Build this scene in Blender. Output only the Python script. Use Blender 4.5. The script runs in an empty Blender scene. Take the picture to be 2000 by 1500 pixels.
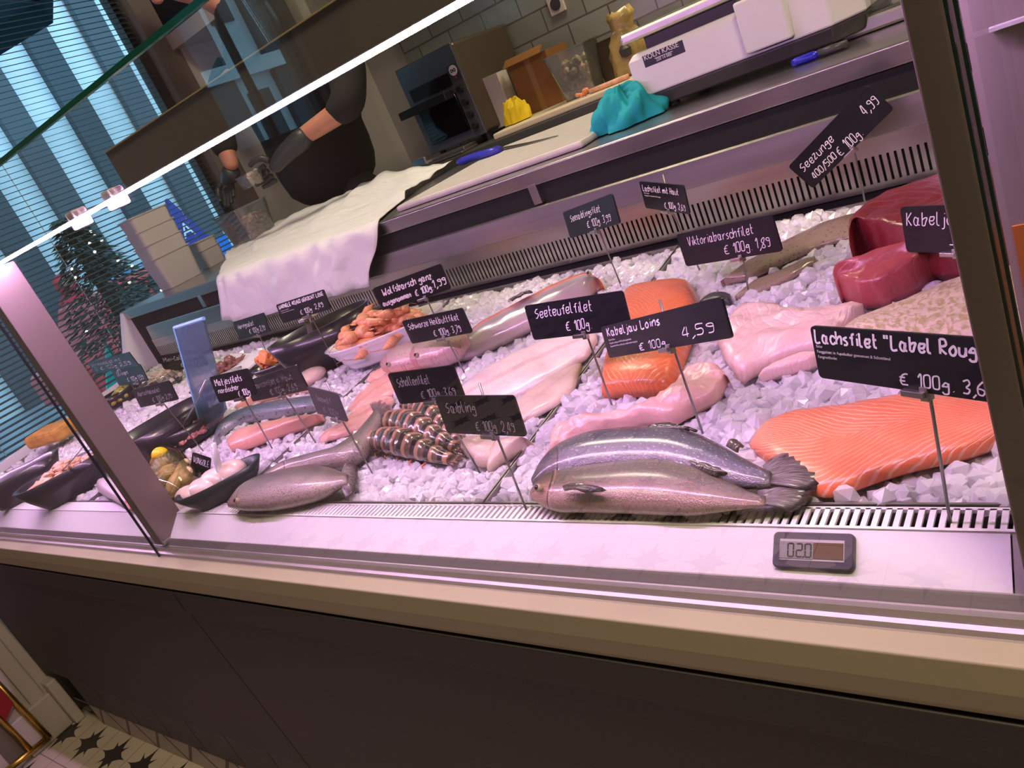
import bpy, bmesh, math, random
import numpy as np
from mathutils import Vector, Matrix
random.seed(7); rng = np.random.default_rng(11)
PI = math.pi
SC = bpy.context.scene
COL = SC.collection

# ------------------------------------------------------------------ camera
CZ = 1.36                                   # eye height above the shop floor
FPX = 1525.0                                # focal length in pixels of a 2000 px wide frame
C0 = np.array([1000., 750.])
def _dir(p): return np.array([p[0]-C0[0], p[1]-C0[1], FPX])
_ex = -_dir((-814, 975)); _ex /= np.linalg.norm(_ex)
_up = -_dir((2780, 4650)); _up -= _up.dot(_ex)*_ex; _up /= np.linalg.norm(_up)
_ey = np.cross(_up, _ex)
RW = np.stack([_ex, _ey, _up])              # camera (right, down, forward) -> world
cam_data = bpy.data.cameras.new('camera')
cam_data.sensor_width = 36; cam_data.lens = FPX/2000*36
cam_data.clip_start = 0.02; cam_data.clip_end = 200
cam = bpy.data.objects.new('camera', cam_data); COL.objects.link(cam)
M = Matrix.Identity(4)
for i in range(3):
    M[i][0] = RW[i, 0]; M[i][1] = -RW[i, 1]; M[i][2] = -RW[i, 2]
M[2][3] = CZ
cam.matrix_world = M
SC.camera = cam

# ------------------------------------------------------------------ exposure, sky
SC.view_settings.view_transform = 'Standard'; SC.view_settings.look = 'None'
SC.view_settings.exposure = 0.0; SC.view_settings.gamma = 1.0
SC.view_settings.use_curve_mapping = False
SC.cycles.max_bounces = 10; SC.cycles.transparent_max_bounces = 24
SC.cycles.glossy_bounces = 4; SC.cycles.diffuse_bounces = 3; SC.cycles.transmission_bounces = 8
SC.cycles.caustics_reflective = False; SC.cycles.caustics_refractive = False
SC.cycles.sample_clamp_indirect = 6
W = bpy.data.worlds.new('sky'); SC.world = W; W.use_nodes = True
bg = W.node_tree.nodes['Background']; bg.inputs[0].default_value = (.36, .68, .95, 1); bg.inputs[1].default_value = 2.4

# ------------------------------------------------------------------ large area lights of the shop (ceiling lamps)
def ceiling_lamp(x, y, z, sx, sy, power, colr):
    l = bpy.data.lights.new('ceiling_lamp', 'AREA'); l.shape = 'RECTANGLE'; l.size = sx; l.size_y = sy
    l.energy = power; l.color = colr
    o = bpy.data.objects.new('ceiling_lamp', l); COL.objects.link(o); o.location = (x, y, z)
    return o
WARM = (1.0, .80, .52)
ceiling_lamp(.35, .25, 2.72, .5, .25, 34, WARM)
ceiling_lamp(-1.6, .15, 2.72, .5, .25, 9, WARM)
ceiling_lamp(-1.1, 3.02, 2.6, .9, .3, 20, (1.0, .82, .58))
ceiling_lamp(-1.7, 1.75, 2.72, .7, .3, 24, (1.0, .86, .66))
ceiling_lamp(.6, 1.9, 2.72, .6, .3, 16, (1.0, .82, .58))

# ------------------------------------------------------------------ from a picture direction to a point on a real plane
def ray(p): return RW @ _dir(p)
O = np.array([0, 0, CZ])
def py_(px, py, y): r = ray((px, py)); return O + r*(y/r[1])
def pz_(px, py, z): r = ray((px, py)); return O + r*((z-CZ)/r[2])
def px_(px, py, x): r = ray((px, py)); return O + r*(x/r[0])
TY0, TZ0, TY1, TZ1 = .62, CZ-.478, 1.383, CZ-.419      # the ice bed rises towards the back
TS = (TZ1-TZ0)/(TY1-TY0)
def zt(y): return TZ0 + (y-TY0)*TS
def pt(px, py, h=0):                                   # on the ice bed, h above it
    r = ray((px, py)); t = (TZ0-TY0*TS+h-CZ)/(r[2]-TS*r[1]); return O + r*t
def proj(w): d = RW.T @ (np.asarray(w)-O); return C0 + FPX*d[:2]/d[2]

# ------------------------------------------------------------------ materials
def mat(name, c, rough=.5, metal=0, spec=.5, trans=0, emit=None, es=0, bump=0, bscale=60, var=0, vscale=20, aniso=None, sss=0, coat=0, ior=1.45):
    m = bpy.data.materials.new(name); m.use_nodes = True; n = m.node_tree.nodes; L = m.node_tree.links
    b = n['Principled BSDF']; b.inputs['Base Color'].default_value = (*c, 1)
    b.inputs['Roughness'].default_value = rough; b.inputs['Metallic'].default_value = metal
    b.inputs['Specular IOR Level'].default_value = spec; b.inputs['Transmission Weight'].default_value = trans; b.inputs['IOR'].default_value = ior
    b.inputs['Coat Weight'].default_value = coat; b.inputs['Coat Roughness'].default_value = .08
    if sss: b.inputs['Subsurface Weight'].default_value = sss; b.inputs['Subsurface Radius'].default_value = (.012, .006, .005); b.inputs['Subsurface Scale'].default_value = .5
    if emit: b.inputs['Emission Color'].default_value = (*emit, 1); b.inputs['Emission Strength'].default_value = es
    tc = n.new('ShaderNodeTexCoord')
    if var or bump:
        nz = n.new('ShaderNodeTexNoise'); nz.inputs['Scale'].default_value = vscale if var else bscale; nz.inputs['Detail'].default_value = 4
        L.new(tc.outputs['Object'], nz.inputs['Vector'])
        if aniso:
            mp = n.new('ShaderNodeMapping'); mp.inputs['Scale'].default_value = aniso
            L.new(tc.outputs['Object'], mp.inputs['Vector']); L.new(mp.outputs['Vector'], nz.inputs['Vector'])
    if var:
        rp = n.new('ShaderNodeValToRGB'); e = rp.color_ramp.elements
        e[0].position = .3; e[1].position = .7
        e[0].color = (*[v*(1-var) for v in c], 1); e[1].color = (*[min(1, v*(1+var)) for v in c], 1)
        L.new(nz.outputs['Fac'], rp.inputs['Fac']); L.new(rp.outputs['Color'], b.inputs['Base Color'])
    if bump:
        n2 = n.new('ShaderNodeTexNoise'); n2.inputs['Scale'].default_value = bscale; n2.inputs['Detail'].default_value = 3
        L.new(tc.outputs['Object'], n2.inputs['Vector'])
        bp = n.new('ShaderNodeBump'); bp.inputs['Strength'].default_value = bump; bp.inputs['Distance'].default_value = .004
        L.new(n2.outputs['Fac'], bp.inputs['Height']); L.new(bp.outputs['Normal'], b.inputs['Normal'])
    return m

def glassmat(name, tint=(1, 1, 1), refl=1.0, haze=None, hazef=0, rough=0.0):
    """thin pane: clear with a real Fresnel reflection, optionally a milky share"""
    m = bpy.data.materials.new(name); m.use_nodes = True; n = m.node_tree.nodes; L = m.node_tree.links
    n.remove(n['Principled BSDF']); out = n['Material Output']
    tr = n.new('ShaderNodeBsdfTransparent'); tr.inputs[0].default_value = (*tint, 1)
    gl = n.new('ShaderNodeBsdfGlossy'); gl.inputs['Roughness'].default_value = rough
    fr = n.new('ShaderNodeFresnel'); fr.inputs['IOR'].default_value = 1.45
    mu = n.new('ShaderNodeMath'); mu.operation = 'MULTIPLY'; mu.inputs[1].default_value = refl
    L.new(fr.outputs[0], mu.inputs[0])
    base = tr.outputs[0]
    if haze:
        df = n.new('ShaderNodeBsdfDiffuse'); df.inputs[0].default_value = (*haze, 1)
        mx0 = n.new('ShaderNodeMixShader'); mx0.inputs[0].default_value = hazef
        L.new(base, mx0.inputs[1]); L.new(df.outputs[0], mx0.inputs[2]); base = mx0.outputs[0]
    mx = n.new('ShaderNodeMixShader'); L.new(mu.outputs[0], mx.inputs[0]); L.new(base, mx.inputs[1]); L.new(gl.outputs[0], mx.inputs[2])
    L.new(mx.outputs[0], out.inputs[0]); return m

class NT:                                             # small node-graph helper
    def __init__(s, name, rough=.4, spec=.5):
        s.m = bpy.data.materials.new(name); s.m.use_nodes = True
        s.n = s.m.node_tree.nodes; s.L = s.m.node_tree.links; s.b = s.n['Principled BSDF']
        s.b.inputs['Roughness'].default_value = rough; s.b.inputs['Specular IOR Level'].default_value = spec
        s.tc = s.n.new('ShaderNodeTexCoord'); s.uv = s.tc.outputs['UV']; s.ob = s.tc.outputs['Object']
    def v(s, x, i):
        if isinstance(x, (int, float)): i.default_value = x
        elif isinstance(x, tuple): i.default_value = (*x, 1) if len(i.default_value) == 4 else x
        else: s.L.new(x, i)
    def math(s, op, a, b=0.0, c=None):
        k = s.n.new('ShaderNodeMath'); k.operation = op; s.v(a, k.inputs[0]); s.v(b, k.inputs[1])
        if c is not None: s.v(c, k.inputs[2])
        return k.outputs[0]
    def sep(s, vec): k = s.n.new('ShaderNodeSeparateXYZ'); s.L.new(vec, k.inputs[0]); return k.outputs
    def scale(s, vec, sc, loc=(0, 0, 0), rot=(0, 0, 0)):
        k = s.n.new('ShaderNodeMapping'); k.inputs['Scale'].default_value = sc; k.inputs['Location'].default_value = loc; k.inputs['Rotation'].default_value = rot
        s.L.new(vec, k.inputs[0]); return k.outputs[0]
    def noise(s, vec, sc, det=3, dist=0):
        k = s.n.new('ShaderNodeTexNoise'); k.inputs['Scale'].default_value = sc; k.inputs['Detail'].default_value = det; k.inputs['Distortion'].default_value = dist
        s.L.new(vec, k.inputs['Vector']); return k.outputs['Fac']
    def voro(s, vec, sc):
        k = s.n.new('ShaderNodeTexVoronoi'); k.inputs['Scale'].default_value = sc; s.L.new(vec, k.inputs['Vector']); return k.outputs['Distance']
    def ramp(s, f, stops):
        k = s.n.new('ShaderNodeValToRGB'); e = k.color_ramp.elements
        while len(e) < len(stops): e.new(.5)
        for el, (p, c) in zip(e, stops): el.position = p; el.color = (*c, 1) if isinstance(c, tuple) else (c, c, c, 1)
        s.v(f, k.inputs[0]); return k.outputs[0]
    def mix(s, f, a, b):
        k = s.n.new('ShaderNodeMix'); k.data_type = 'RGBA'; s.v(f, k.inputs[0]); s.v(a, k.inputs[6]); s.v(b, k.inputs[7]); return k.outputs[2]
    def bump(s, h, st=.3, d=.002):
        k = s.n.new('ShaderNodeBump'); k.inputs['Strength'].default_value = st; k.inputs['Distance'].default_value = d
        s.v(h, k.inputs['Height']); s.L.new(k.outputs[0], s.b.inputs['Normal'])
    def col(s, c): s.v(c, s.b.inputs['Base Color']); return s.m

steel = mat('brushed_steel', (.50, .475, .47), .30, 1, bump=.05, bscale=90, var=.10, vscale=4, aniso=(.6, 14, 14))
steel_dull = mat('satin_steel', (.36, .345, .33), .42, 1, var=.08, vscale=3)
alu = mat('aluminium_profile', (.62, .60, .58), .28, 1)
rod_steel = mat('rod_steel', (.30, .28, .28), .35, 1)
white_enamel = mat('white_enamel', (.86, .84, .86), .38)
white_plastic = mat('white_plastic', (.80, .79, .80), .35)
white_liner = mat('white_liner', (.78, .76, .80), .45)
lip_paint = mat('beige_grey_paint', (.38, .345, .235), .5)
panel_dark = mat('anthracite_board', (.030, .026, .027), .55, var=.15, vscale=300)
black = mat('black_plastic', (.012, .012, .014), .4)
black_matt = mat('black_matt', (.006, .006, .007), .8)
post_mat = mat('bronze_grey_anodised', (.20, .165, .145), .42, .4)
glass = glassmat('clear_glass', (.97, .985, .975), .20)
glass_edge = mat('green_glass_edge', (.0, .10, .065), .12, spec=.7)
shelf_glass = glassmat('smoked_shelf_glass', (.42, .40, .40), .7, (.20, .17, .16), .35)
clear_plastic = glassmat('clear_plastic', (.90, .91, .90), .9, (.7, .7, .68), .14)
milky_plastic = glassmat('milky_plastic', (.8, .8, .78), .8, (.66, .63, .57), .62)
blue_reflection = glassmat('pale_blue_reflection', (.84, .93, 1.0), .8, (.30, .52, .75), .16)  # blue tint and haze paint a reflection in the front glass
blue_reflection_edge = mat('blue_reflection_edge', (.22, .50, .75), .2)
slate = mat('chalkboard_black', (.010, .010, .013), .32, spec=.45, var=.3, vscale=12)
slate_glare = mat('chalkboard_grey_glare', (.075, .068, .075), .42)  # black chalkboard with its glare put into the colour as grey
chalk = mat('white_chalk_pen', (.88, .86, .88), .8)
chalk_thin = mat('grey_chalk_pen', (.36, .35, .36), .8)
bowl_black = mat('black_melamine', (.022, .020, .027), .28, coat=.3)
bowl_green = mat('dark_green_melamine', (.020, .030, .028), .35)
porcelain = mat('white_porcelain', (.84, .83, .84), .18, coat=.4)
clearbowl = glassmat('clear_bowl_acrylic', (.86, .86, .88), 1.0, (.5, .48, .5), .10)

# ------------------------------------------------------------------ geometry helpers
class MB:
    def __init__(s): s.v = []; s.f = []; s.uv = []
    def add(s, v, f, uv=None):
        o = len(s.v); s.v += [tuple(map(float, p)) for p in v]; s.f += [[i+o for i in q] for q in f]
        s.uv += [tuple(u) for u in uv] if uv is not None else [(0, 0)]*len(v); return s
    def box(s, a, b):
        x0, y0, z0 = a; x1, y1, z1 = b
        v = [(x, y, z) for z in (z0, z1) for y in (y0, y1) for x in (x0, x1)]
        return s.add(v, [(0, 2, 3, 1), (4, 5, 7, 6), (0, 1, 5, 4), (2, 6, 7, 3), (0, 4, 6, 2), (1, 3, 7, 5)])
    def obox(s, c, ax, ay, az):                        # box from a centre and three half axes
        c, ax, ay, az = map(np.asarray, (c, ax, ay, az))
        v = [c+i*ax+j*ay+k*az for k in (-1, 1) for j in (-1, 1) for i in (-1, 1)]
        return s.add(v, [(0, 2, 3, 1), (4, 5, 7, 6), (0, 1, 5, 4), (2, 6, 7, 3), (0, 4, 6, 2), (1, 3, 7, 5)])
    def tube(s, pts, r, n=10, cap=True):
        pts = [np.asarray(p, float) for p in pts]; k = len(pts)
        rr = r if hasattr(r, '__len__') else [r]*k
        v = []; nrm = None
        for i, p in enumerate(pts):
            t = pts[min(i+1, k-1)]-pts[max(i-1, 0)]; t /= (np.linalg.norm(t)+1e-9)
            if nrm is None:
                a = np.array([0, 0, 1.]) if abs(t[2]) < .9 else np.array([1., 0, 0]); nrm = np.cross(t, a)
            nrm = nrm-t*nrm.dot(t); nrm /= (np.linalg.norm(nrm)+1e-9); b = np.cross(t, nrm)
            q = rr[i] if hasattr(rr[i], '__len__') else (rr[i], rr[i])
            for j in range(n):
                a = 2*PI*j/n; v.append(p+nrm*math.cos(a)*q[0]+b*math.sin(a)*q[1])
        f = [(i*n+j, i*n+(j+1) % n, (i+1)*n+(j+1) % n, (i+1)*n+j) for i in range(k-1) for j in range(n)]
        if cap: f += [tuple(range(n-1, -1, -1)), tuple(range((k-1)*n, k*n))]
        uv = [(i/(k-1), j/n) for i in range(k) for j in range(n)]
        return s.add(v, f, uv)
    def rings(s, rings, closed=True, capa=True, capb=True, uv=None):
        k = len(rings); n = len(rings[0]); v = [p for r in rings for p in r]
        m = n if closed else n-1
        f = [(i*n+j, i*n+(j+1) % n, (i+1)*n+(j+1) % n, (i+1)*n+j) for i in range(k-1) for j in range(m)]
        if capa: f.append(tuple(range(n-1, -1, -1)))
        if capb: f.append(tuple(range((k-1)*n, k*n)))
        if uv is None: uv = [(i/max(1, k-1), j/max(1, n-1)) for i in range(k) for j in range(n)]
        return s.add(v, f, uv)
    def grid(s, g, thick=0):                           # g[i][j] points, optional thickness straight down
        a = len(g); b = len(g[0]); v = [p for r in g for p in r]
        uv = [(i/(a-1), j/(b-1)) for i in range(a) for j in range(b)]
        return s.add(v, [(i*b+j, i*b+j+1, (i+1)*b+j+1, (i+1)*b+j) for i in range(a-1) for j in range(b-1)], uv)
    def prism(s, prof, x0, x1):                        # closed (y, z) profile pushed along x
        n = len(prof); v = [(x0, y, z) for y, z in prof]+[(x1, y, z) for y, z in prof]
        f = [(j, (j+1) % n, n+(j+1) % n, n+j) for j in range(n)]+[tuple(range(n-1, -1, -1)), tuple(range(n, 2*n))]
        return s.add(v, f)
    def cyl(s, a, b, r, n=16, r2=None): return s.tube([a, b], [r, r if r2 is None else r2], n)
    def lathe(s, c, prof, n=24, sx=1, sy=1):           # (radius, z) profile about a vertical axis
        rings = [[(c[0]+sx*r*math.cos(2*PI*j/n), c[1]+sy*r*math.sin(2*PI*j/n), c[2]+z) for j in range(n)] for r, z in prof]
        return s.rings(rings, True, True, True)
    def blob(s, c, r, sub=2, jit=0.0, rg=None):
        bm = bmesh.new(); bmesh.ops.create_icosphere(bm, subdivisions=sub, radius=1)
        rr = np.asarray(r) if hasattr(r, '__len__') else np.array([r]*3)
        V = []
        for q in bm.verts:
            k = 1+(rng.uniform(-jit, jit) if jit else 0); V.append(np.asarray(c)+np.array(q.co)*rr*k)
        F = [[w.index for w in f.verts] for f in bm.faces]; bm.free()
        return s.add(V, F)
    def build(s, name, m, parent=None, smooth=False, bevel=0, sub=0, solid=0):
        me = bpy.data.meshes.new(name); me.from_pydata(s.v, [], s.f)
        uvl = me.uv_layers.new(name='UVMap'); idx = np.empty(len(me.loops), dtype=np.int32); me.loops.foreach_get('vertex_index', idx)
        uvl.data.foreach_set('uv', np.asarray(s.uv, dtype=np.float32)[idx].ravel())
        me.materials.append(m)
        bm = bmesh.new(); bm.from_mesh(me); bmesh.ops.recalc_face_normals(bm, faces=bm.faces); bm.to_mesh(me); bm.free()
        if smooth: me.polygons.foreach_set('use_smooth', [True]*len(me.polygons))
        me.update()
        o = bpy.data.objects.new(name, me); COL.objects.link(o)
        if parent is not None: o.parent = parent
        if solid: d = o.modifiers.new('solid', 'SOLIDIFY'); d.thickness = solid; d.offset = 0
        if bevel: d = o.modifiers.new('bevel', 'BEVEL'); d.width = bevel; d.segments = 2; d.limit_method = 'ANGLE'; d.angle_limit = .7
        if sub: d = o.modifiers.new('sub', 'SUBSURF'); d.levels = sub; d.render_levels = sub
        return o

def tag(o, label, cat, group=None, kind=None):
    o['label'] = label; o['category'] = cat
    if group: o['group'] = group
    if kind: o['kind'] = kind
    return o
def thing(name, label, cat, group=None):
    o = bpy.data.objects.new(name, None); COL.objects.link(o); o.empty_display_size = .05
    return tag(o, label, cat, group)
def struct(o): o['kind'] = 'structure'; return o
def boxo(name, a, b, m, parent=None, bevel=.002): return MB().box(a, b).build(name, m, parent, bevel=bevel)

def resample(pts, n):
    pts = np.asarray(pts, float); d = np.r_[0, np.cumsum(np.linalg.norm(np.diff(pts, axis=0), axis=1))]; t = np.linspace(0, d[-1], n)
    return np.stack([np.interp(t, d, pts[:, i]) for i in range(pts.shape[1])], 1)
def smooth_pts(p, it=2):
    p = np.array(p, float)
    for _ in range(it): p[1:-1] = .25*p[:-2]+.5*p[1:-1]+.25*p[2:]
    return p
FOOT = []                                             # ground outlines that keep the ice chunks down
def nz3(p, s, seed):                                  # cheap smooth noise
    a, b, c = p*s; q = seed*1.7
    return (math.sin(a*1.3+q)*math.cos(b*1.7-q)+math.sin(b*2.1+c+q*2)*.6+math.sin(a*2.9-b*1.1+q*3)*.4)/2
def slab(name, far, near, h, m, parent=None, n=36, k=16, p=2.6, q=3.4, hb=.8, rough=.0012, nsc=60, seed=1, base=0.002, lift=None, foot=True, ridge=0, near_h=.12):
    """a piece of fish lying on the ice, given its far and near outline; rounded, with an uneven surface"""
    A = smooth_pts(resample([pt(x, y, h*hb) for x, y in far], n)); B = smooth_pts(resample([pt(x, y, h*near_h) for x, y in near], n))
    A[:, 2] = [zt(y) for y in A[:, 1]]; B[:, 2] = [zt(y) for y in B[:, 1]]
    if foot: FOOT.append(np.r_[A[:, :2], B[::-1, :2]])
    up = np.array([0, -TS, 1.])
    rings = []; uvs = []
    for i in range(n):
        u = i/(n-1); e = max(.12, (1-abs(2*u-1)**q))**(1/q)
        lf = lift(u) if lift else 0
        r = []; uv = []
        for j in range(k+1):
            s = j/k; w = max(0, 1-abs(2*s-1)**p)**(1/p)
            c = B[i]*(1-s)+A[i]*s
            z = base+lf+h*e*(.25+.75*w if 0 < j < k else .25)
            if ridge: z += ridge*math.exp(-((s-.5)/.12)**2)*e
            c = c+up*(z+rough*nz3(c, nsc, seed)+rough*.45*nz3(c, nsc*3.1, seed+3)+.0004*nz3(c, 310, seed))
            r.append(c); uv.append((u, s))
        for j in (k, k*2//3, k//3, 0):
            s = j/k; ss = .5+(s-.5)*.92
            r.append(B[i]*(1-ss)+A[i]*ss+up*(base+lf)); uv.append((u, s))
        rings.append(r); uvs += uv
    return MB().rings(rings, uv=uvs).build(name, m, parent, smooth=True)
def fishbody(name, far, near, kk, m, parent, n=40, k=20, hb=None, shrink=.88, taper=.5, seed=1):
    """a whole fish on its side: elliptical sections between its back and belly outlines"""
    A0 = resample([pt(x, y, 0) for x, y in far], n); B0 = resample([pt(x, y, 0) for x, y in near], n)
    Wd = np.linalg.norm(A0-B0, axis=1).max(); hc = Wd*shrink*kk*.5
    A = smooth_pts(resample([pt(x, y, hc) for x, y in far], n)); B = smooth_pts(resample([pt(x, y, hc) for x, y in near], n))
    up = np.array([0, -TS, 1.]); rings = []; uvs = []; cen = []
    for i in range(n):
        u = i/(n-1); c = (A[i]+B[i])/2; c[2] = zt(c[1]); half = (A[i]-B[i])/2*shrink; half[2] = half[1]*TS
        rad = np.linalg.norm(half)
        e = min(1, (u+.012)/.16)**taper
        hh = max(.003, rad*kk*(1.0))
        cz = c+up*(hc*.95)
        cen.append(cz)
        r = []
        for j in range(k):
            a = 2*PI*j/k; r.append(cz+half*math.cos(a)*e**.3+up*math.sin(a)*hh*e**.3); uvs.append((u, .5+.5*math.cos(a)))
        rings.append(r)
    FOOT.append(np.r_[A[:, :2], B[::-1, :2]])
    return MB().rings(rings, uv=uvs).build(name, m, parent, smooth=True), cen, hc
def fan(name, root, tips, m, parent, h0, h1, thick=.003, n=14):
    """a fin: a thin fan from a root line to a tip line, both given in the picture, at heights above the ice"""
    R = resample([pt(x, y, h0) for x, y in root], n); T = resample([pt(x, y, h1) for x, y in tips], n)
    rows = []
    for i in range(7):
        t = i/6
        rows.append([R[j]*(1-t)+T[j]*t+np.array([0, 0, .0016*math.sin(j*2.4)*t+.004*math.sin(t*PI)]) for j in range(n)])
    return MB().grid(rows).build(name, m, parent, smooth=True, solid=thick)
def bowl(name, tipa, tipb, h, aspect, m, parent, dish=.72, n=48, flute=0, wall=.004, rect=2.0, z0=None):
    a = pt(*tipa, h); b = pt(*tipb, h); c = (a+b)/2; ax = (b-a)/2; rx = np.linalg.norm(ax[:2]); ax = np.array([ax[0], ax[1], 0])/rx
    ay = np.array([-ax[1], ax[0], 0]); ry = rx*aspect; zb = (zt(c[1])+.003) if z0 is None else z0; H = c[2]-zb
    def ring(sc, z, fl=0):
        o = []
        for j in range(n):
            t = 2*PI*j/n; ct, st = math.cos(t), math.sin(t)
            f = (abs(ct)**rect+abs(st)**rect)**(-1/rect); k = sc*(1+fl*math.cos(j*PI))
            o.append(np.array([c[0], c[1], zb+z])+ax*ct*f*rx*k+ay*st*f*ry*k)
        return o
    w = wall/ry
    pr = [(dish*.96, 0), (dish, .004), (dish+.55*(1-dish), H*.5), (1, H), (1-w, H), (dish+.5*(1-dish)-w, H*.5), (dish-w-.02, .007), (dish*.4, .006)]
    if flute:
        pr = []
        for i in range(13):
            t = i/12; pr.append((dish+(1-dish)*t+.012*math.sin(t*26), H*t))
        pr += [(1-w, H), (dish+.5*(1-dish)-w, H*.5), (dish-w-.02, .007), (dish*.4, .006)]
    o = MB().rings([ring(s_, z_, flute*max(0, z_/H-.3)) for s_, z_ in pr]).build(name, m, parent, smooth=True)
    FOOT.append(np.array(ring(1.0, 0))[:, :2])
    return o, c, ax*rx, ay*ry, zb

# ------------------------------------------------------------------ lettering
GL = {  # handwriting strokes as x,y digit pairs: baseline 2, x-height 6, ascender 9, descender 0
'a':'7:55362614224255 56435262','b':'6:1912 153656443212','c':'5:55462614224253','d':'6:5536142242 5952','e':'6:144456362614224253','f':'5:58483732 1646','g':'6:553614244455 5651402011','h':'6:1912 14365652',
'i':'3:2622 2828','j':'4:36312010 3838','k':'5:1912 4613 2452','l':'4:19132232','m':'8:1612 14364642 44667672','n':'6:1612 14365652','o':'6:36142242544636','p':'6:1610 153656443212','r':'5:1612 143646',
's':'5:46361534433212','t':'5:29233242 1646','u':'6:161322425456 5652','v':'6:163256','w':'8:1622456276','x':'6:1652 5612','y':'6:1634 561000','z':'5:16461242','ü':'6:161322425456 5652 2828 4848','ö':'6:36142242544636 2828 4848',
'S':'6:58382716354554433212','V':'6:193259','K':'6:1912 5915 2552','L':'6:191252','W':'9:1922456289','G':'6:58381613224255 3555','A':'6:123952 2545','R':'6:1912 194957461552','N':'6:12195259','E':'5:491912 1545 1252',
'O':'6:4928142242545849','C':'6:5848281614224253','H':'6:1912 5952 1555','D':'6:1912 194857544212','M':'8:1219457972','T':'6:0969 3932','B':'6:1912 19485615 15544212','P':'6:1912 19485615','F':'5:1912 1949 1545','I':'2:1912',
'0':'6:391813224253584939','1':'4:173932','2':'6:172949561252','3':'6:18495735544212','4':'6:391454 4942','5':'6:59191646544212','6':'6:4916132242543515','7':'6:195922','8':'6:35174958351322425335','9':'6:563617284857534222',
'€':'8:6848271513223262 0646 0444',',':'3:322110','.':'3:2222',':':'3:2222 2525','/':'5:1059','-':'5:1545','"':'5:1917 3937',' ':'4:'}
def glyph(ch):
    s = GL.get(ch) or GL.get(ch.lower()) or '4:1642'
    w, b = s.split(':'); out = []
    for st in b.split():
        P = [(int(st[i]), int(st[i+1])) for i in range(0, len(st)-1, 2)]
        out.append(P)
    return int(w), out
def catmull(P, n=5):
    if len(P) < 3: return [np.array(p, float) for p in P]
    P = [np.array(p, float) for p in P]; Q = [P[0]]+P+[P[-1]]; out = []
    for i in range(1, len(Q)-2):
        for t in np.linspace(0, 1, n, endpoint=False):
            a, b, c, d = Q[i-1:i+3]
            out.append(.5*((2*b)+(-a+c)*t+(2*a-5*b+4*c-d)*t*t+(-a+3*b-3*c+d)*t**3))
    return out+[P[-1]]
def write(mb, text, x, z, width, height, pen, to3, slant=.18, wob=.35, rs=0):
    """handwritten text as flat pen strokes; x,z is the left end of the baseline, width the whole length, height the ascender"""
    g = [(c, glyph(c)) for c in text]; tot = sum(w for _, (w, _s) in g); u = width/max(1, tot); s = height/7.
    r = random.Random(rs+len(text)); cx = 0
    for ch, (w, strokes) in g:
        dz = r.uniform(-wob, wob)
        for st in strokes:
            Q = catmull(st)
            if len(Q) == 2 and np.allclose(Q[0], Q[1]): Q[1] = Q[1]+np.array([.35, -.25])
            Q = [np.array([x+(cx+(q[0]-.5)+slant*(q[1]-2))*u, z+(q[1]-2+dz)*s]) for q in Q]
            L = []; Rr = []
            for i, q in enumerate(Q):
                t = Q[min(i+1, len(Q)-1)]-Q[max(i-1, 0)]; t = t/(np.linalg.norm(t)+1e-9); nn = np.array([-t[1], t[0]])*pen/2
                L.append(to3(q+nn)); Rr.append(to3(q-nn))
            k = len(Q); mb.add(L+Rr, [(i, i+1, k+i+1, k+i) for i in range(k-1)])
        cx += w
def plain_text(text, size, m, parent, name, mtx):
    cu = bpy.data.curves.new('lettering', 'FONT'); cu.body = text; cu.size = size; cu.extrude = .0002
    t = bpy.data.objects.new('lettering', cu); COL.objects.link(t)
    bpy.context.view_layer.update()
    me = bpy.data.meshes.new_from_object(t.evaluated_get(bpy.context.evaluated_depsgraph_get()))
    bpy.data.objects.remove(t); me.transform(mtx); me.materials.clear(); me.materials.append(m)
    o = bpy.data.objects.new(name, me); COL.objects.link(o)
    if parent is not None: o.parent = parent
    return o
def frame_mtx(o, ux, uy):                              # text plane: origin, reading direction, up direction
    ux = Vector(ux).normalized(); uy = Vector(uy); uy = (uy-ux*uy.dot(ux)).normalized(); uz = ux.cross(uy)
    m = Matrix.Identity(4)
    for i in range(3): m[i][0] = ux[i]; m[i][1] = uy[i]; m[i][2] = uz[i]; m[i][3] = o[i]
    return m

# ================================================================== THE SHOP
WX = -3.12                                            # inner face of the end wall with the shop windows
# ---- floor: cream cement tiles with dark pointed stars
t = NT('star_tile', .45)
xy = t.sep(t.scale(t.ob, (1/.185, 1/.185, 1)))
def cell(o):
    return t.math('ABSOLUTE', t.math('SUBTRACT', t.math('FRACT', t.math('ADD', o, 100.0)), .5))
ax_, ay_ = cell(xy[0]), cell(xy[1])
d1 = t.math('ADD', t.math('POWER', ax_, .5), t.math('POWER', ay_, .5))
p_ = t.math('MULTIPLY', t.math('ABSOLUTE', t.math('ADD', ax_, ay_)), .7071); q_ = t.math('MULTIPLY', t.math('ABSOLUTE', t.math('SUBTRACT', ax_, ay_)), .7071)
d2 = t.math('ADD', t.math('POWER', p_, .5), t.math('POWER', q_, .5))
star = t.math('MAXIMUM', t.math('LESS_THAN', d1, .70), t.math('LESS_THAN', d2, .62))
grout = t.math('GREATER_THAN', t.math('MAXIMUM', ax_, ay_), .492)
cream = t.mix(t.noise(t.ob, 9), (.58, .50, .40), (.70, .62, .50))
floor_mat = t.col(t.mix(grout, t.mix(star, cream, (.035, .028, .026)), (.22, .19, .16)))
struct(boxo('floor', (-3.3, -3.0, -.06), (1.6, 3.5, 0), floor_mat, bevel=0))
ceil_mat = mat('dark_ceiling', (.10, .09, .085), .8)
struct(boxo('ceiling', (-3.3, -3.0, 2.75), (1.6, 3.5, 2.83), ceil_mat, bevel=0))
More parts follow.
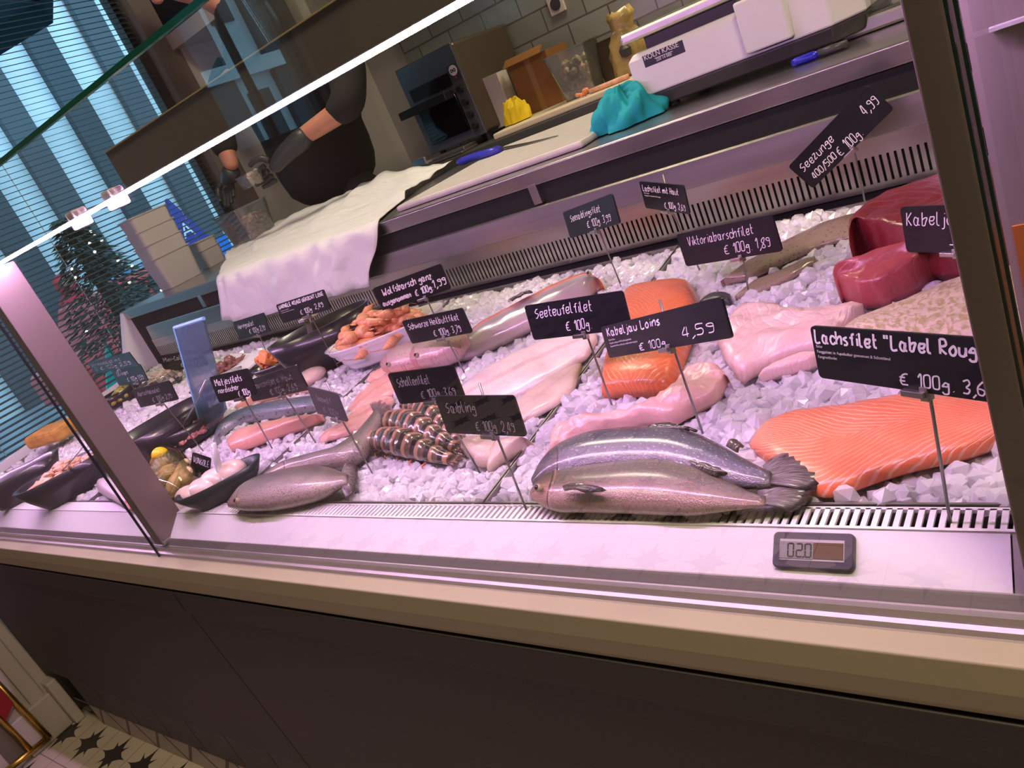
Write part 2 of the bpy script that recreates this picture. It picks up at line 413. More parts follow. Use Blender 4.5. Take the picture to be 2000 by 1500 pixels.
# ---- back wall: white plaster left, pale grey-green glazed tiles right
t = NT('glazed_tile', .16)
br = t.n.new('ShaderNodeTexBrick'); br.inputs['Scale'].default_value = 1; br.inputs['Mortar Size'].default_value = .004; br.inputs['Brick Width'].default_value = .21; br.inputs['Row Height'].default_value = .105
br.inputs['Color1'].default_value = (.25, .265, .235, 1); br.inputs['Color2'].default_value = (.31, .325, .29, 1); br.inputs['Mortar'].default_value = (.13, .11, .09, 1)
t.L.new(t.scale(t.ob, (1, 1, 1), rot=(-PI/2, 0, 0)), br.inputs['Vector'])
t.bump(t.math('ADD', t.math('MULTIPLY', br.outputs['Fac'], -1.0), t.noise(t.ob, 14)), .5, .004)
tile_mat = t.col(br.outputs['Color'])
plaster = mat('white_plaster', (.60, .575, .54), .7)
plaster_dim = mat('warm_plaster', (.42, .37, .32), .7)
struct(boxo('wall_back', (-3.3, 3.36, 0), (1.6, 3.46, 2.75), plaster, bevel=0))
struct(boxo('trim_tile', (-2.84, 3.345, .9), (1.6, 3.36, 2.75), tile_mat, bevel=0))
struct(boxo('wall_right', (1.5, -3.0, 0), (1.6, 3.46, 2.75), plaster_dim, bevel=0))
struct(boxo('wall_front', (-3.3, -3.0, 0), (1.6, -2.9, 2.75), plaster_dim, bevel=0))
# ---- end wall (left) with a blinded shop window and a glazed door further forward
wl = MB()
def wallseg(y0, y1, z0, z1): wl.box((WX-.18, y0, z0), (WX, y1, z1))
wallseg(-3.0, -1.95, 0, 2.75); wallseg(-1.95, -1.30, 2.55, 2.75); wallseg(-1.95, -1.30, 0, 1.52); wallseg(-1.30, .55, 0, 2.75)
wallseg(.55, 2.20, 0, .42); wallseg(.55, 2.20, 2.6, 2.75); wallseg(2.20, 2.32, 0, 2.75)
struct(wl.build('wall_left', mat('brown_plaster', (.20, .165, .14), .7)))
struct(boxo('wall_left_rear', (WX-.18, 2.32, 0), (WX, 3.46, 2.75), plaster, bevel=0))
frame_mat = mat('dark_window_frame', (.06, .055, .055), .4)
wf = MB(); wf.box((WX-.10, .55, .42), (WX-.05, .60, 2.6)); wf.box((WX-.10, 2.15, .42), (WX-.05, 2.20, 2.6)); wf.box((WX-.10, .60, .42), (WX-.05, 2.15, .47)); wf.box((WX-.10, .60, 2.55), (WX-.05, 2.15, 2.6))
w1 = struct(wf.build('window_1', frame_mat)); MB().box((WX-.08, .60, .47), (WX-.074, 2.15, 2.55)).build('window_pane', glass, w1)
df = MB(); df.box((WX-.10, -1.95, 1.52), (WX-.05, -1.91, 2.55)); df.box((WX-.10, -1.34, 1.52), (WX-.05, -1.30, 2.55)); df.box((WX-.10, -1.91, 1.52), (WX-.05, -1.34, 1.56)); df.box((WX-.10, -1.91, 2.51), (WX-.05, -1.34, 2.55)); df.box((WX-.10, -1.60, 1.56), (WX-.06, -1.575, 2.51))
w2 = struct(df.build('window_2', frame_mat)); MB().box((WX-.08, -1.91, 1.56), (WX-.074, -1.34, 2.51)).build('window_pane', glass, w2)
# dark soffit over the serving aisle with a lit beige edge
struct(boxo('trim_soffit', (WX, 2.30, 2.085), (1.5, 2.75, 2.75), black_matt, bevel=0))
struct(boxo('trim_soffit_edge', (WX, 2.285, 2.025), (1.5, 2.75, 2.085), mat('beige_trim', (.50, .42, .34), .5), bevel=0))
# white moulded frame at the foot of the end wall
white_gloss = mat('white_gloss_paint', (.55, .50, .46), .35)
wm = MB()
for y0, y1, d in ((.36, .41, .035), (.41, .44, .022), (.44, .49, .030), (.49, .53, .018)): wm.box((WX+.0, y0, .0), (WX+d, y1, 1.02))
wm.box((WX, .50, 0), (WX+.075, .535, .19)); wm.box((WX, .35, 0), (WX+.045, .50, .15))
struct(wm.build('trim_frame', white_gloss, bevel=.006))
struct(boxo('baseboard_left', (WX, -1.28, 0), (WX+.03, .29, .12), white_gloss))

# ---- venetian blind: thin dark slats across the shop window
blind_mat = mat('dark_blind_slats', (.018, .035, .045), .5)
bl = thing('venetian_blind', 'dark horizontal slat blind hanging open across the shop window', 'blind')
sl = MB(); z = .52
while z < 2.5:
    sl.obox((WX-.03, 1.375, z), (.0105, 0, -.0018), (0, .80, 0), (0, 0, .0008)); z += .0205
sl.build('slats', blind_mat, bl)
MB().box((WX-.05, .57, 2.5), (WX-.01, 2.18, 2.55)).build('head_rail', blind_mat, bl)
for y in (.85, 1.4, 1.95): MB().cyl((WX-.03, y, .52), (WX-.03, y, 2.5), .0015, 6).build('cord', mat('blind_cord', (.5, .5, .5), .7), bl)

# ================================================================== THE STREET OUTSIDE
asphalt = mat('wet_street', (.30, .34, .38), .35, var=.2, vscale=2)
struct(boxo('trim_street', (-40, -25, -.42), (-3.4, 30, -.30), asphalt, bevel=0))
fac_w = mat('pale_facade', (.80, .82, .82), .8, var=.08, vscale=1); fac_d = mat('dark_facade_glazing', (.05, .065, .075), .5); fac_g = mat('grey_facade_stone', (.10, .11, .12), .85)
def facade(name, label, x, y0, y1, hgt, pitch, win=True):
    r = thing(name, label, 'building', 'houses across the street')
    MB().box((x-4, y0, -.3), (x, y1, hgt)).build('wall', fac_w, r)
    y = y0+.25; k = 0
    while y < y1-pitch*.5:
        pb = MB().box((x, y, -.3), (x+.18, y+pitch*.42, hgt-.4)); pb.build('pilaster', fac_g if k % 2 else fac_d, r)
        if win:
            for zz in (1.2, 4.6):
                wb = MB(); wb.box((x, y+pitch*.56, zz), (x+.06, y+pitch*.86, zz+2.0)).build('window', fac_d, r)
        y += pitch; k += 1
    MB().box((x, y0, hgt-.5), (x+.4, y1, hgt)).build('cornice', fac_w, r); (MB().box((x, y0, 3.5), (x+.25, y1, 3.8)).build('string_course', fac_w, r) if win else None)
    return r
facade('office_building', 'tall pale building with dark pilaster strips across the street, seen through the blind', -15, 1.0, 22, 11, 1.15, False)
facade('old_town_house', 'pale old house front with tall windows, seen beyond the glazed door', -14, -16, -1.0, 11, 1.9, True)
def car(name, label, x, y, m, L_=3.9):
    r = thing(name, label, 'car', 'parked cars in the street')
    prof = [(-.5, .35), (-.5, .75), (-.42, .85), (-.30, .9), (-.18, 1.38), (.18, 1.42), (.34, .95), (.47, .85), (.5, .6), (.5, .35)]
    b = MB(); rings = []
    for xx, k in ((-.82, .96), (-.72, 1), (.72, 1), (.82, .96)): rings.append([(x+xx, y+p*L_*k, -.3+q*(1 if abs(xx) < .8 else .97)) for p, q in prof])
    b.rings(rings).build('body', m, r, bevel=.04)
    g = MB(); g.box((x+.72, y-.17*L_, .65), (x+.835, y-.02*L_, 1.0)); g.box((x+.72, y+.01*L_, .65), (x+.835, y+.22*L_, 1.0)); g.build('side_window', fac_d, r)
    for s in (-.3, .3): MB().cyl((x+.70, y+s*L_, .02), (x+.86, y+s*L_, .02), .31, 20).build('wheel', black, r)
    return r
car('parked_car', 'red hatchback car parked across the street left of the white tub stack', -10.2, 4.9, mat('red_car_paint', (.60, .03, .035), .3, coat=.5), 2.5)
car('parked_car', 'bright blue car mostly hidden behind the white tub stack', -13.4, 7.2, mat('blue_car_paint', (.06, .30, .68), .3, coat=.5), 2.2)
car('parked_car', 'silver grey car far down the street, right of the tall tub stack', -10.8, 8.8, mat('silver_car_paint', (.35, .38, .42), .3, coat=.5), 2.4)
# christmas tree with small lights
tr = thing('christmas_tree', 'dark green christmas tree with tiny white lights outside the shop window', 'tree')
lf = MB(); tcx, tcy = -6.75, 3.17
for i in range(2600):
    zz = rng.uniform(0, 1); rad = (1-zz*.9)*.62*math.sqrt(rng.uniform(.15, 1)); a = rng.uniform(0, 2*PI)
    p = np.array([tcx+rad*math.cos(a), tcy+rad*math.sin(a), .55+zz*1.25]); dn = np.array([math.cos(a), math.sin(a), -.35]); s = .075
    sd = np.array([-math.sin(a), math.cos(a), rng.uniform(-.5, .5)])*.02
    lf.add([p-sd, p+sd, p+dn*s], [(0, 1, 2)])
lf.build('foliage', mat('fir_green', (.012, .045, .028), .7), tr); MB().cyl((tcx, tcy, -.3), (tcx, tcy, 1.5), .05).build('trunk', mat('bark', (.05, .03, .02), .9), tr)
lt = mat('fairy_light', (1, .95, .8), .5, emit=(1, .93, .75), es=6)
for i in range(22):
    zz = rng.uniform(.05, .95); rad = (1-zz*.9)*.64; a = rng.uniform(-1.3, 1.3)
    MB().blob((tcx+rad*math.cos(a), tcy+rad*math.sin(a), .55+zz*1.25), .012, 1).build('fairy_light', lt, tr)
cr = thing('planter_crate', 'brown wooden crate with dark letters below the christmas tree', 'crate')
MB().box((-5.72, 2.0, -.3), (-5.52, 2.85, .54)).build('box', mat('weathered_wood', (.10, .075, .04), .8, var=.3, vscale=8), cr, bevel=.01)
plain_text('PRO', .24, black, cr, 'lettering', frame_mtx((-5.512, 2.30, .40), (0, 1, 0), (0, 0, 1)))
plain_text('BEI', .20, black, cr, 'lettering', frame_mtx((-5.512, 2.15, .05), (0, 1, 0), (0, 0, 1)))
# pharmacy sign, small blue sign
ph = thing('pharmacy_sign', 'dark blue triangular street sign with a white letter A', 'sign')
MB().prism([(7.0, 1.05), (7.65, 1.05), (7.32, 1.85)], -12.1, -12.0).build('board', mat('sign_blue', (.03, .04, .30), .4), ph); MB().cyl((-12.05, 7.32, -.3), (-12.05, 7.32, 1.1), .04).build('pole', fac_g, ph)
plain_text('A', .34, white_enamel, ph, 'letter', frame_mtx((-11.99, 7.22, 1.18), (0, 1, 0), (0, 0, 1)))
bs = thing('street_sign', 'small bright blue square sign above the parked cars', 'sign')
MB().box((-12.1, 7.72, .62), (-12.05, 7.98, .98)).build('board', mat('sign_sky_blue', (.03, .22, .75), .4), bs); MB().cyl((-12.07, 7.85, -.3), (-12.07, 7.85, .62), .03).build('pole', fac_g, bs)
# parasol edge at the top of the window
pa = thing('garden_parasol', 'dark open parasol seen through the top of the window blind', 'parasol')
pc = np.array([-5.9, 2.15, 3.5])
c = MB(); rim = [(pc[0]+1.35*math.cos(2*PI*k/8), pc[1]+1.35*math.sin(2*PI*k/8), pc[2]-.35) for k in range(8)]
c.add([tuple(pc)]+rim+[(x, y, z-.16) for x, y, z in rim], [(0, 1+k, 1+(k+1) % 8) for k in range(8)]+[(1+k, 1+(k+1) % 8, 9+(k+1) % 8, 9+k) for k in range(8)])
c.build('canopy', mat('parasol_cloth', (.02, .05, .06), .8), pa, solid=.004); MB().cyl(pc-np.array([0, 0, 3.4]), pc, .025).build('pole', fac_g, pa)
for k in range(8): MB().cyl(pc-np.array([0, 0, .05]), np.array(rim[k])-np.array([0, 0, .01]), .012, 6).build('rib', fac_g, pa)
# person in a long red coat outside
op_ = thing('person', 'person in a long red hooded coat with a grey bag, outside in the street', 'person')
bx_ = px_(104, 520, -11.4); gx = np.array([bx_[0], bx_[1], -.30]); hh_ = 1.72
red_m = mat('red_coat', (.55, .03, .045), .7); dkc = mat('dark_trousers', (.03, .03, .04), .8)
prof_ = [(.26, .45), (.27, .6), (.24, .95), (.21, 1.15), (.23, 1.35), (.19, 1.45), (.09, 1.50), (.13, 1.56), (.135, 1.66), (.10, 1.74), (.02, 1.77)]
MB().lathe(gx, prof_, 20, .8, 1).build('coat', red_m, op_, smooth=True)
MB().blob(gx+np.array([.09, 0, 1.62]), (.05, .07, .09), 2).build('face', mat('face_outside', (.45, .25, .18), .6), op_, smooth=True)
for q_ in (-.1, .1): MB().tube([gx+np.array([0, q_, .5]), gx+np.array([0, q_, .06])], [.09, .06], 10).build('trouser_leg', dkc, op_, smooth=True); MB().blob(gx+np.array([.05, q_, .05]), (.13, .055, .05), 2).build('shoe', dkc, op_, smooth=True)
MB().tube(smooth_pts(resample([gx+np.array([.03, .25, 1.38]), gx+np.array([.08, .30, 1.1]), gx+np.array([.16, .30, .86])], 10)), [.075, .07, .065, .06, .06, .058, .055, .05, .048, .045], 10).build('sleeve', red_m, op_, smooth=True); MB().blob(gx+np.array([.18, .30, .82]), (.04, .035, .06), 2).build('hand', mat('hand_outside', (.45, .25, .18), .6), op_, smooth=True)
MB().blob(gx+np.array([.20, .30, .58]), (.10, .20, .20), 2).build('bag', mat('grey_bag', (.38, .38, .42), .6), op_, smooth=True)
# teal flag
fl = thing('teal_pennant', 'turquoise triangular pennant outside the window, right of the left post', 'flag')
MB().prism([(1.72, .52), (1.98, .95), (1.97, .35)], -4.6, -4.585).build('cloth', mat('turquoise_cloth', (.01, .42, .40), .6), fl); MB().cyl((-4.6, 1.99, -.3), (-4.6, 1.99, .97), .01).build('staff', fac_g, fl)

# ================================================================== THE REFRIGERATED COUNTER
def Z(rel): return CZ+rel                             # heights measured from the eye level
XL, XR = -3.0, -.098
case = thing('display_counter', 'long refrigerated fish counter with dark front panels, beige lip and glass front', 'counter')
WT = Z(-.1875)                                        # service worktop height
XE = 1.2                                              # the counter runs on past the right edge
# dark front boards with a joint, top strip, plinth of dark tiles, patterned riser
for a, b in ((XL, -1.5115), (-1.5085, XE)):
    MB().add([(a, .503, Z(-.62)), (b, .503, Z(-.62)), (b, .525, Z(-1.125)), (a, .525, Z(-1.125)), (a, .56, Z(-.62)), (b, .56, Z(-.62)), (b, .56, Z(-1.125)), (a, .56, Z(-1.125))],
             [(0, 1, 2, 3), (4, 5, 6, 7), (0, 1, 5, 4), (2, 3, 7, 6), (0, 3, 7, 4), (1, 2, 6, 5)]).build('front_board', panel_dark, case, bevel=.0015)
    MB().box((a, .4995, Z(-.655)), (b, .54, Z(-.60))).build('board_top_strip', panel_dark, case, bevel=.002)
MB().box((XL, .56, .0), (XE, 1.40, Z(-.61))).build('carcass', black_matt, case)
ptile = mat('dark_plinth_tile', (.04, .036, .032), .5, var=.3, vscale=60)
x = XL+.13
while x < XE: MB().box((x, .530, Z(-1.250)), (min(x+.194, XE), .56, Z(-1.128))).build('plinth_tile', ptile, case, bevel=.0015); x += .1965
MB().box((XL, .533, Z(-1.262)), (XE, .56, Z(-1.2505))).build('plinth_trim', black, case)
t = NT('riser_tile', .45)
xr = t.sep(t.ob); uu = t.math('FRACT', t.math('ADD', t.math('MULTIPLY', xr[0], 1/.20), t.math('MULTIPLY', xr[2], 3.6))); vv = t.math('FRACT', t.math('ADD', t.math('MULTIPLY', xr[0], 1/.20), t.math('MULTIPLY', xr[2], -5.0)))
dk = t.math('LESS_THAN', t.math('MINIMUM', t.math('ABSOLUTE', t.math('SUBTRACT', uu, .5)), t.math('ABSOLUTE', t.math('SUBTRACT', vv, .5))), .045)
riser = t.col(t.mix(dk, t.mix(t.noise(t.ob, 9), (.40, .36, .31), (.50, .46, .40)), (.10, .085, .075)))
MB().box((XL+.1, .535, .001), (XE, .56, Z(-1.263))).build('riser_tiles', riser, case)
# beige lip
lp = [(.500, Z(-.5365)), (.5015, Z(-.535)), (.532, Z(-.535)), (.56, Z(-.545)), (.56, Z(-.60)), (.503, Z(-.596)), (.5, Z(-.5875)), (.4985, Z(-.565))]
MB().prism(lp, XL, XE).build('lip', lip_paint, case, bevel=.001)
# aluminium glass rail and inner white front panel
MB().prism([(.5275, Z(-.536)), (.529, Z(-.5295)), (.5335, Z(-.528)), (.5345, Z(-.5265)), (.5355, Z(-.5205)), (.5385, Z(-.5175)), (.541, Z(-.5175)), (.5435, Z(-.5135)), (.5465, Z(-.5085)), (.548, Z(-.5065)), (.550, Z(-.5065)), (.552, Z(-.51)), (.552, Z(-.545)), (.535, Z(-.545))], XL, XE).build('glass_rail', mat('rail_satin', (.50, .47, .46), .5, .9), case, smooth=False)
wp = MB(); wp.add([(XL, .550, Z(-.5085)), (-.11, .550, Z(-.5085)), (-.11, .5905, Z(-.4755)), (XL, .5905, Z(-.4755)), (XL, .552, Z(-.515)), (-.11, .552, Z(-.515)), (-.11, .596, Z(-.482)), (XL, .596, Z(-.482))], [(0, 1, 2, 3), (4, 5, 6, 7), (0, 1, 5, 4), (2, 3, 7, 6), (0, 3, 7, 4), (1, 2, 6, 5)])
wp.build('white_front_panel', white_enamel, case)
wp2 = MB().add([(-.1085, .550, Z(-.5085)), (XE, .550, Z(-.5085)), (XE, .5905, Z(-.4755)), (-.1085, .5905, Z(-.4755)), (-.1085, .552, Z(-.52)), (XE, .552, Z(-.52)), (XE, .596, Z(-.485)), (-.1085, .596, Z(-.485))], [(0, 1, 2, 3), (4, 5, 6, 7), (0, 1, 5, 4), (2, 3, 7, 6), (0, 3, 7, 4), (1, 2, 6, 5)])
wp2.build('steel_front_panel', steel_dull, case)
# front air grille: comb of white bars over a dark duct
MB().box((XL, .5965, Z(-.55)), (XE, .6175, Z(-.497))).build('front_duct', black_matt, case)
gr = MB(); x = -1.405
while x < -.09:
    gr.box((x, .5895, Z(-.4785)), (x+.0050, .6185, Z(-.4755))); x += .0092
gr.box((-1.41, .6165, Z(-.4795)), (-.085, .6205, Z(-.4755))); gr.box((-1.41, .588, Z(-.4795)), (-.085, .5915, Z(-.4753)))
gr.build('front_grille', white_enamel, case)
MB().box((XL, .588, Z(-.4795)), (-1.41, .6205, Z(-.4755))).build('front_cover_strip', white_enamel, case)
# deck under the trays and rear duct
dk_ = MB(); dk_.add([(XL, .60, zt(.60)-.075), (XE, .60, zt(.60)-.075), (XE, 1.43, zt(1.43)-.075), (XL, 1.43, zt(1.43)-.075), (XL, .60, zt(.60)-.09), (XE, .60, zt(.60)-.09), (XE, 1.43, zt(1.43)-.09), (XL, 1.43, zt(1.43)-.09)], [(0, 1, 2, 3), (4, 5, 6, 7), (0, 1, 5, 4), (2, 3, 7, 6), (0, 3, 7, 4), (1, 2, 6, 5)])
dk_.build('deck', white_liner, case)
MB().box((XL, 1.392, zt(1.39)-.07), (XE, 1.426, Z(-.4245))).build('rear_ledge', black_matt, case)
MB().box((XL, 1.432, Z(-.60)), (XE, 1.47, Z(-.19))).build('rear_duct', black_matt, case)
# rear steel panel with vertical air slots
X0v, Xv1 = -2.93, -.02
slot_p, slot_w = .0116, .0044
rp = MB(); yb, yt = 1.4245, 1.4285
zs0, zs1 = Z(-.400), Z(-.353)
rp.box((X0v, 1.424, Z(-.412)), (XE, 1.4275, zs0)); rp.box((X0v, 1.424, zs1), (XE, 1.4275, Z(-.322)))
x = X0v
while x < Xv1:
    rp.box((x, 1.424, zs0), (x+slot_p-slot_w, 1.4275, zs1)); x += slot_p
rp.build('rear_slotted_panel', steel, case)
up = MB().prism([(1.424, Z(-.322)), (1.4175, Z(-.3185)), (1.4215, Z(-.271)), (1.424, Z(-.2675)), (1.446, Z(-.262)), (1.448, Z(-.266)), (1.428, Z(-.3)), (1.4285, Z(-.322))], X0v+.02, XE); up.build('rear_upper_panel', steel, case)
fins = MB(); x = X0v
while x < XE: fins.box((x, 1.4505, Z(-.262)), (x+.003, 1.456, Z(-.222))); x += .0085
fins.build('evaporator_fins', mat('dark_fins', (.03, .028, .028), .5, .5), case)
for x in (-1.02, -2.46): MB().box((x-.011, 1.418, Z(-.262)), (x+.011, 1.448, Z(-.218))).build('fin_bracket', alu, case)
for x in (-1.0, -1.62): MB().cyl((x, 1.4238, Z(-.406)), (x, 1.4222, Z(-.406)), .0035, 12).build('screw', alu, case)
# steel worktop with a nose
nose = [(1.42, Z(-.2215)), (1.4185, Z(-.19)), (1.4205, WT), (2.13, WT), (2.13, Z(-.2245)), (1.50, Z(-.2245))]
MB().prism(nose, -3.02, XE).build('worktop', steel, case, bevel=.001)
MB().box((-3.02, 1.50, .25), (XE, 2.10, Z(-.225))).build('rear_carcass', steel_dull, case)
# end wall of the counter, left
MB().prism([(.56, Z(-.5)), (.60, Z(-.455)), (1.30, Z(-.405)), (1.42, Z(-.19)), (2.13, Z(-.19)), (2.13, 0), (.56, 0)], -3.028, -3.0).build('end_panel', white_liner, case)
# uprights, front panes, top shelf of glass
for nm, x0, x1, y0, y1 in (('post', -1.535, -1.505, .533, .596), ('post', -.0985, -.078, .545, .60)):
    MB().box((x0, y0, Z(-.51)), (x1, y1, Z(.064))).build(nm, post_mat, case, bevel=.0015)
MB().box((-1.53, .534, Z(-.512)), (-1.502, .585, Z(-.505))).build('post_foot', alu, case, bevel=.001)
GT = Z(.172)
for a, b in ((XL, -1.533), (-1.5305, -.0745), (-.068, XE)):
    MB().box((a, .524, Z(-.534)), (b, .5275, GT)).build('front_pane', glass, case)
    MB().box((a, .5236, GT-.003), (b, .5300, GT+.003)).build('pane_edge', glass_edge, case)
for x in (-1.532, -.0735, -.069): MB().box((x-.0010, .5236, Z(-.534)), (x+.0010, .528, GT)).build('pane_joint', mat('dark_joint', (.004, .018, .014), .25) if x > -1 else black, case)
fascia = mat('taupe_canopy_fascia', (.12, .105, .096), .25, spec=.5)
MB().box((-1.01, .571, Z(.0715)), (XE, .583, Z(.1195))).build('canopy_fascia', fascia, case)
MB().box((-1.012, .569, Z(.1195)), (XE, .585, Z(.121))).build('fascia_top_edge', mat('honey_edge', (.42, .34, .18), .3), case)
MB().box((-1.01, .583, Z(.1155)), (XE, .95, Z(.1215))).build('glass_shelf', shelf_glass, case)
for x in (-1.06, -1.18): MB().box((x-.012, .566, Z(.056)), (x+.012, .59, Z(.082))).build('strip_clip', milky_plastic, case, bevel=.003)
# the light strip: a lamp of the place, part of the counter
LEDC = (.95, .50, 1.0)
MB().box((-2.95, .5705, Z(.0708)), (-.085, .5835, Z(.0720))).build('light_housing', alu, case)
led = mat('led_tube', (1, 1, 1), .5, emit=LEDC, es=165)
MB().box((-2.95, .571, Z(.0665)), (-.085, .583, Z(.0708))).build('light_strip', led, case)
# glass end pane by the right post
MB().box((-.066, .545, Z(-.50)), (-.060, 1.40, Z(.10))).build('end_pane', glass, case)

# ---- steel trays for the ice
def tray(x0, x1, label):
    r = thing('ice_tray', label, 'tray', 'steel trays of crushed ice')
    y0, y1 = .6225, 1.386; th = .0022; dz = .055
    def wall(xa, xb, ya, yb):
        MB().add([(xa, ya, zt(ya)-dz), (xb, ya, zt(ya)-dz), (xb, yb, zt(yb)-dz), (xa, yb, zt(yb)-dz), (xa, ya, zt(ya)+.004), (xb, ya, zt(ya)+.004), (xb, yb, zt(yb)+.004), (xa, yb, zt(yb)+.004)],
                 [(0, 1, 2, 3), (4, 5, 6, 7), (0, 1, 5, 4), (2, 3, 7, 6), (0, 3, 7, 4), (1, 2, 6, 5)]).build('rim', steel_dull, r)
    wall(x0, x0+th, y0, y1); wall(x1-th, x1, y0, y1); wall(x0+th, x1-th, y1-.003, y1)
    wall(x0+th, x1-th, y0, y0+th)
    MB().add([(x0, y0, zt(y0)-dz), (x1, y0, zt(y0)-dz), (x1, y1, zt(y1)-dz), (x0, y1, zt(y1)-dz), (x0, y0, zt(y0)-dz-.002), (x1, y0, zt(y0)-dz-.002), (x1, y1, zt(y1)-dz-.002), (x0, y1, zt(y1)-dz-.002)],
             [(0, 1, 2, 3), (4, 5, 6, 7), (0, 1, 5, 4), (2, 3, 7, 6), (0, 3, 7, 4), (1, 2, 6, 5)]).build('tray_bottom', steel_dull, r)
    return r
tray(-.714, -.086, 'steel tray of ice at the right, under the whole char and the salmon fillet')
tray(-1.351, -.717, 'steel tray of ice in the middle, under the tiger prawns and white fillets')
tray(-1.990, -1.354, 'steel tray of ice right behind the left post, under the bag of clams')
tray(-2.96, -1.995, 'leftmost steel tray, holding the dark salad bowls')

# ================================================================== PRICE SIGNS
def fit(cor, y0, roll_free=False, pitch0=-.10):
    """real pose and size of a board standing at distance y0 whose four corners are seen at cor (TL TR BR BL)"""
    cor = np.asarray(cor, float); m = cor.mean(0); c0 = py_(m[0], m[1], y0)
    p = np.array([c0[0], c0[2], 0.0, pitch0, 0.0, .12, .055]); wt = np.array([0, 0, 3., 14., 1. if roll_free else 10., 0, 0])
    def basis(q):
        cy, sy = math.cos(q[2]), math.sin(q[2]); cp, sp = math.cos(q[3]), math.sin(q[3]); cr_, sr = math.cos(q[4]), math.sin(q[4])
        ux = np.array([cy, sy, 0]); n = np.array([sy*cp, -cy*cp, -sp]); uz = np.cross(n, ux)
        return ux*cr_+uz*sr, -ux*sr+uz*cr_, n
    def res(q):
        ux, uz, n = basis(q); c = np.array([q[0], y0, q[1]])
        C = [proj(c+sx*ux*q[5]/2+sz*uz*q[6]/2) for sx, sz in ((-1, 1), (1, 1), (1, -1), (-1, -1))]
        return np.r_[(np.array(C)-cor).ravel(), wt*(q-np.array([0, 0, 0, pitch0, 0, 0, 0]))]
    lam = 1e-3; r = res(p)
    for _ in range(60):
        J = np.stack([(res(p+e)-r)/1e-5 for e in np.eye(7)*1e-5], 1)
        d = -np.linalg.solve(J.T@J+lam*np.diag(np.diag(J.T@J)+1e-9), J.T@r); r2 = res(p+d)
        if r2@r2 < r@r: p, r, lam = p+d, r2, lam*.3
        else: lam *= 5
    ux, uz, n = basis(p); return np.array([p[0], y0, p[1]]), ux, uz, n, p[5], p[6]
def sign(name_lines, cor, foot, label, y0=None, back=False, clip=.5, roll_free=False, pen=None, top_rod=False, small=None, dim=False, pr=None):
    """name_lines: (text, x 0-1, baseline 0-1 of the board height, length 0-1, letter height 0-1)"""
    if foot is not None:
        fp = pt(*foot); y0 = fp[1] if y0 is None else y0
    c, ux, uz, n, w, h = fit(cor, y0, roll_free)
    r = thing('price_sign', label, 'sign', 'black price signs in the ice')
    # board with rounded corners
    rad = min(w, h)*.09; P = []
    for sx, sz, a0 in ((1, 1, 0), (-1, 1, PI/2), (-1, -1, PI), (1, -1, 1.5*PI)):
        for k in range(5):
            a = a0+k*PI/8; P.append((sx*(w/2-rad)+rad*math.cos(a), sz*(h/2-rad)+rad*math.sin(a)))
    th = .0014
    fr = [c+ux*a+uz*b+n*th for a, b in P]; bk = [c+ux*a+uz*b-n*th for a, b in P]
    MB().rings([bk, fr]).build('board', slate_glare if back else slate, r)  # back picks the painted grey glare, the board still shows its front
    # rod with clip
    base = c+ux*(clip-.5)*w-uz*h/2; b0 = base-n*.004
    zz = zt(b0[1])-.03
    f0 = np.array([b0[0], b0[1], zz])
    if foot is not None: q = pt(*foot); f0 = np.array([q[0], q[1], zz]); f0 = f0+(f0-b0)*0
    topz = b0+uz*(h+.014 if top_rod else .004)
    MB().tube([f0, b0, topz], .0015, 8).build('rod', rod_steel, r, smooth=True)
    cl = MB(); cc = base+n*.002-uz*.001; cl.obox(cc-ux*.008, ux*.010, n*.0045, uz*.0026); cl.obox(cc-n*.003, ux*.0035, n*.004, uz*.006); cl.build('clip', steel, r, bevel=.0005)
    def to3(q): return c+ux*q[0]+uz*q[1]+n*(th+.0004)
    mb = MB(); pw = pen or h*.023
    for k, (tx, x0, zb, ln, ht) in enumerate(name_lines):
        write(mb, tx, (-.5+x0)*w, (-.5+zb)*h, ln*w, ht*h, pw*(.68 if (pr and k) or ht <= .15 else 1.0), to3, rs=k+len(label), slant=.12 if pr else .2, wob=.08 if pr else .35)
    if mb.v: mb.build('handwriting', chalk_thin if dim else chalk, r)
    if small:
        for i, (tx, x0, zb, sz) in enumerate(small):
            plain_text(tx, sz*h, mat('small_print', (.45, .44, .45), .8), r, 'small_print', frame_mtx(to3(np.array([(-.5+x0)*w, (-.5+zb)*h])), ux, uz))
    return r
PRC = lambda p, x=.40, z=.13, l=.52, h=.26: ('€ 100g. '+p, x, z, l, h)
sign([('Seezunge', .06, .56, .42, .26), ('400/500', .08, .16, .30, .20), ('€ 100g.', .40, .10, .28, .28), ('4,99', .80, .42, .17, .30)], [(1540, 325), (1692, 166), (1748, 211), (1587, 368)], (1692, 415), 'black price sign reading Seezunge, tilted steeply before the rear steel panel', roll_free=True, clip=.52)
sign([('Kabeljau', .06, .60, .80, .28), ('-', .62, .10, .1, .2)], [(1759, 404), (1900, 398), (1912, 495), (1772, 491)], None, 'black price sign reading Kabel..., cut off by the right post, before the tuna', y0=1.02, clip=.7)
sign([('Lachsfilet "Label Rouge"', .02, .70, .97, .24), ('€ 100g. 3,69', .50, .10, .47, .22)], [(1586, 634), (1950, 663), (1970, 788), (1600, 738)], (1852, 1025), 'large black price sign reading Lachsfilet Label Rouge over the big orange fillet', clip=.62, pr=True, pen=.0020,
     small=[('Salar', .02, .60, .075), ('Fanggebiet: in Aquakultur gewonnen & Schottland', .02, .50, .075), ('Fangmethode:', .02, .40, .075)])
